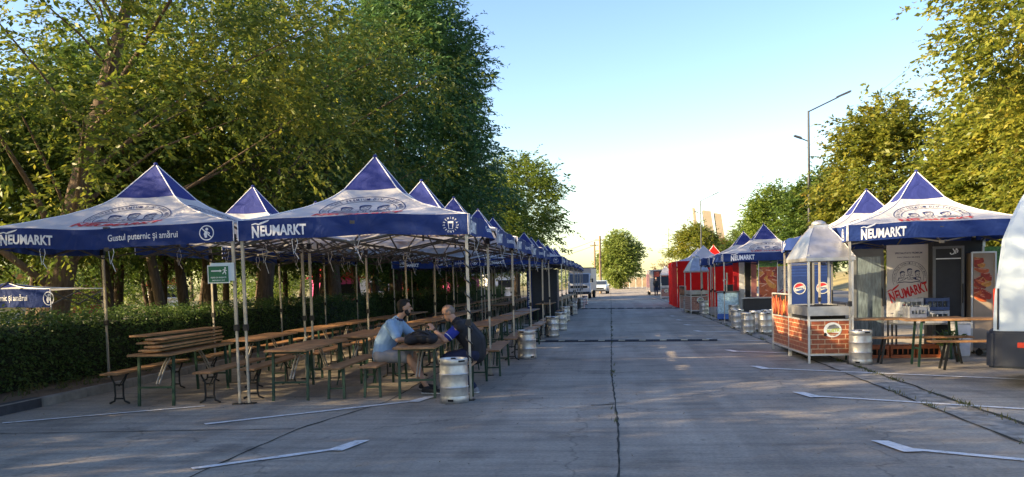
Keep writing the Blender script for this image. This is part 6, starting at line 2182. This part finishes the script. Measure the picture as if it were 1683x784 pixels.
def person_two():
    t = thing('person', 'balding man in a dark vest over a royal blue shirt leaning on the beer table', 'person', (0, 0, 0))
    b = MB()
    hipR, hipL = Vector((-2.02, 12.05, 0.56)), Vector((-2.02, 11.83, 0.56))
    chest, neck = Vector((-2.16, 11.93, 0.9)), Vector((-2.29, 11.93, 1.04))
    hc = Vector((-2.4, 11.92, 1.17))
    fwd = Vector((-0.87, -0.22, -0.46))
    T3 = head_axes(fwd, (-0.3, 0, 1))
    kL, kR = Vector((-2.42, 11.78, 0.5)), Vector((-2.44, 12.12, 0.5))
    aL, aR = Vector((-2.02, 11.68, 0.1)), Vector((-2.2, 12.15, 0.1))
    sL, sR = Vector((-2.21, 11.72, 0.98)), Vector((-2.21, 12.14, 0.98))
    eL, eR = Vector((-2.4, 11.62, 0.79)), Vector((-2.42, 12.2, 0.79))
    wL, wR = Vector((-2.58, 11.72, 0.93)), Vector((-2.66, 12.02, 0.83))
    def torso(m, g=0.0):
        for a, bb, ra, rb in (((hipL + hipR) / 2, Vector((-2.03, 11.94, 0.74)), 0.145, 0.148), (Vector((-2.03, 11.94, 0.74)), chest, 0.148, 0.145)):
            for dy in (-0.065, 0.065):
                round_cone(m, a + Vector((0, dy, 0)), bb + Vector((0, dy, 0)), ra + g, rb + g)
        round_cone(m, chest + Vector((0, -0.06, 0)), sL + Vector((0, 0.06, 0)), 0.14 + g, 0.075 + g)
        round_cone(m, chest + Vector((0, 0.06, 0)), sR + Vector((0, -0.06, 0)), 0.14 + g, 0.075 + g)
        round_cone(m, sL, sR, 0.07 + g, 0.07 + g)
        round_cone(m, (sL + sR) / 2, neck, 0.078 + g, 0.058 + g)
    torso(b, -0.014)
    round_cone(b, neck - Vector((-0.03, 0, 0.05)), hc - Vector((-0.035, 0, 0.045)), 0.06, 0.056)
    add_head(b, hc, T3)
    for s, e, w in ((sL, eL, wL), (sR, eR, wR)):
        round_cone(b, s, e, 0.055, 0.046); round_cone(b, e, w, 0.046, 0.031)
    add_hand(b, wL, (-0.55, 0.1, 0.82), (-0.5, 0.6, -0.4), 0.85, 1)
    add_hand(b, wR, (-0.85, -0.5, 0.0), (0, 0, -1), 0.6, -1)
    for h, k, a in ((hipL, kL, aL), (hipR, kR, aR)):
        round_cone(b, h, k, 0.085, 0.06); round_cone(b, k, k.lerp(a, 0.35), 0.056, 0.055); round_cone(b, k.lerp(a, 0.35), a, 0.055, 0.036)
        add_foot(b, a, (-0.95, -0.15), 0.034, 0.2, 0.72)
    fuse(b, 'body', M['skin'], t, 0.0085, 3)
    s = MB()
    for sh_, e in ((sL, eL), (sR, eR)):
        round_cone(s, sh_ + (Vector((0, 0.05, 0)) if sh_ is sL else Vector((0, -0.05, 0))), sh_.lerp(e, 0.72), 0.08, 0.074)
    round_cone(s, (sL + sR) / 2, neck - Vector((0, 0, 0.01)), 0.088, 0.066)
    round_cone(s, sL, sR, 0.078, 0.078)
    so = fuse(s, 'shirt', M['royal'], t, 0.011, 4)
    m = MB()
    for sh_, e in ((sL, eL), (sR, eR)):
        d = (e - sh_).normalized(); p = sh_.lerp(e, 0.735)
        m.tube([p, p + d * 0.008], [0.075, 0.074], 20)
    m.build('cuff_stripe', M['signwhite'], so)
    s = MB(); torso(s, 0.02)
    fuse(s, 'vest', M['vest'], t, 0.012, 4)
    s = MB()
    for h, k, a in ((hipL, kL, aL), (hipR, kR, aR)):
        round_cone(s, h, k, 0.112, 0.085); round_cone(s, k, a, 0.08, 0.06)
    round_cone(s, hipR, hipL, 0.135, 0.135)
    fuse(s, 'trousers', M['jeans'], t, 0.012, 4)
    W = lambda x, y, z: hc + T3 @ Vector((x, y, z))
    hr = MB()
    ellipsoid(hr, W(0, -0.045, 0.02), (0.08, 0.066, 0.075), T3)
    for q in (-1, 1): ellipsoid(hr, W(q * 0.068, -0.015, 0.03), (0.013, 0.05, 0.032), T3, 10, 8)
    fuse(hr, 'hair', M['hairgrey'], t, 0.009, 3)
    eyes(t, hc, T3)
    m = MB(); d = (wL - eL).normalized(); p = wL - d * 0.03
    m.tube([p, p + d * 0.03], [0.036, 0.035], 18); m.build('wristwatch', M['black'], t)
    for a in (aL, aR):
        f = MB(); add_foot(f, a - Vector((0, 0, 0.02)), (-0.95, -0.15), 0.05, 0.28, 1.1); sho = fuse(f, 'shoe', M['shortsgrey'], t, 0.01, 3)
        m = MB(); d = Vector((-0.95, -0.15, 0)).normalized()
        for k in range(6): m.ball(Vector((a.x, a.y, 0.014)) + d * (-0.05 + 0.045 * k), (0.05, 0.05, 0.014), 12, 6)
        fuse(m, 'sole', M['sole'], sho, 0.009, 2)
person_two()

def person_far():
    t = thing('person', 'person in dark clothes standing in front of the far pink food trailer', 'person', (4.3, 78.5, 0), 0.4)
    b = MB()
    hc = Vector((0, 0.02, 1.62)); T3 = head_axes((0.2, -1, 0))
    for s in (-1, 1):
        h, k, a = Vector((s * 0.09, 0, 0.88)), Vector((s * 0.11, -0.02 * s, 0.48)), Vector((s * 0.12, 0.03 * s, 0.09))
        round_cone(b, h, k, 0.08, 0.06); round_cone(b, k, a, 0.056, 0.036); add_foot(b, a, (0.1, -1))
        sh_, e, w = Vector((s * 0.19, 0, 1.4)), Vector((s * 0.25, 0.03, 1.13)), Vector((s * 0.24, -0.08, 0.9))
        round_cone(b, sh_, e, 0.05, 0.042); round_cone(b, e, w, 0.042, 0.03); add_hand(b, w, (0, -0.2, -1), (-s, 0, 0), 0.4, s)
        round_cone(b, Vector((s * 0.07, 0, 0.95)), Vector((s * 0.1, 0, 1.32)), 0.11, 0.11)
    round_cone(b, Vector((-0.17, 0, 1.41)), Vector((0.17, 0, 1.41)), 0.06, 0.06); round_cone(b, Vector((0, 0, 1.38)), Vector((0, 0.01, 1.56)), 0.07, 0.055)
    add_head(b, hc, T3)
    fuse(b, 'body', M['skin'], t, 0.012, 3)
    s = MB()
    for q in (-1, 1):
        round_cone(s, Vector((q * 0.07, 0, 0.9)), Vector((q * 0.1, 0, 1.34)), 0.13, 0.125)
        round_cone(s, Vector((q * 0.19, 0, 1.4)), Vector((q * 0.25, 0.03, 1.13)), 0.066, 0.056); round_cone(s, Vector((q * 0.25, 0.03, 1.13)), Vector((q * 0.24, -0.06, 0.94)), 0.056, 0.046)
    fuse(s, 'jacket', M['vest'], t, 0.014, 3)
    s = MB()
    for q in (-1, 1):
        round_cone(s, Vector((q * 0.09, 0, 0.9)), Vector((q * 0.11, -0.02 * q, 0.48)), 0.105, 0.08); round_cone(s, Vector((q * 0.11, -0.02 * q, 0.48)), Vector((q * 0.12, 0.03 * q, 0.1)), 0.08, 0.06)
    fuse(s, 'trousers', M['jeans'], t, 0.014, 3)
    h = MB(); ellipsoid(h, hc + T3 @ Vector((0, -0.025, 0.05)), (0.082, 0.09, 0.08), T3); h.build('hair', M['hairdark'], t)
person_far()

# bag on the table between the men
b = MB()
for x, y, z, r in ((-2.84, 11.5, 0.83, (0.13, 0.16, 0.085)), (-2.7, 11.52, 0.845, (0.14, 0.17, 0.1)), (-2.58, 11.5, 0.825, (0.1, 0.14, 0.08)), (-2.88, 11.46, 0.8, (0.09, 0.12, 0.06))):
    b.ball((x, y, z), r, 18, 12)
tb_ = thing('bag', 'black soft bag lying on the table between the two men', 'bag', (0, 0, 0))
fuse(b, 'bag_body', M['bag'], tb_, 0.014, 3)
m = MB(); m.tube([(-2.9, 11.42, 0.86), (-2.82, 11.38, 0.92), (-2.72, 11.38, 0.95), (-2.62, 11.4, 0.91), (-2.56, 11.43, 0.86)], 0.012, 6); m.build('strap', M['black'], tb_)
m = MB(); m.tube([(-2.92, 11.4, 0.845), (-2.76, 11.345, 0.87), (-2.6, 11.37, 0.86), (-2.52, 11.42, 0.83)], 0.006, 5); m.build('zip', M['darkmetal'], tb_)
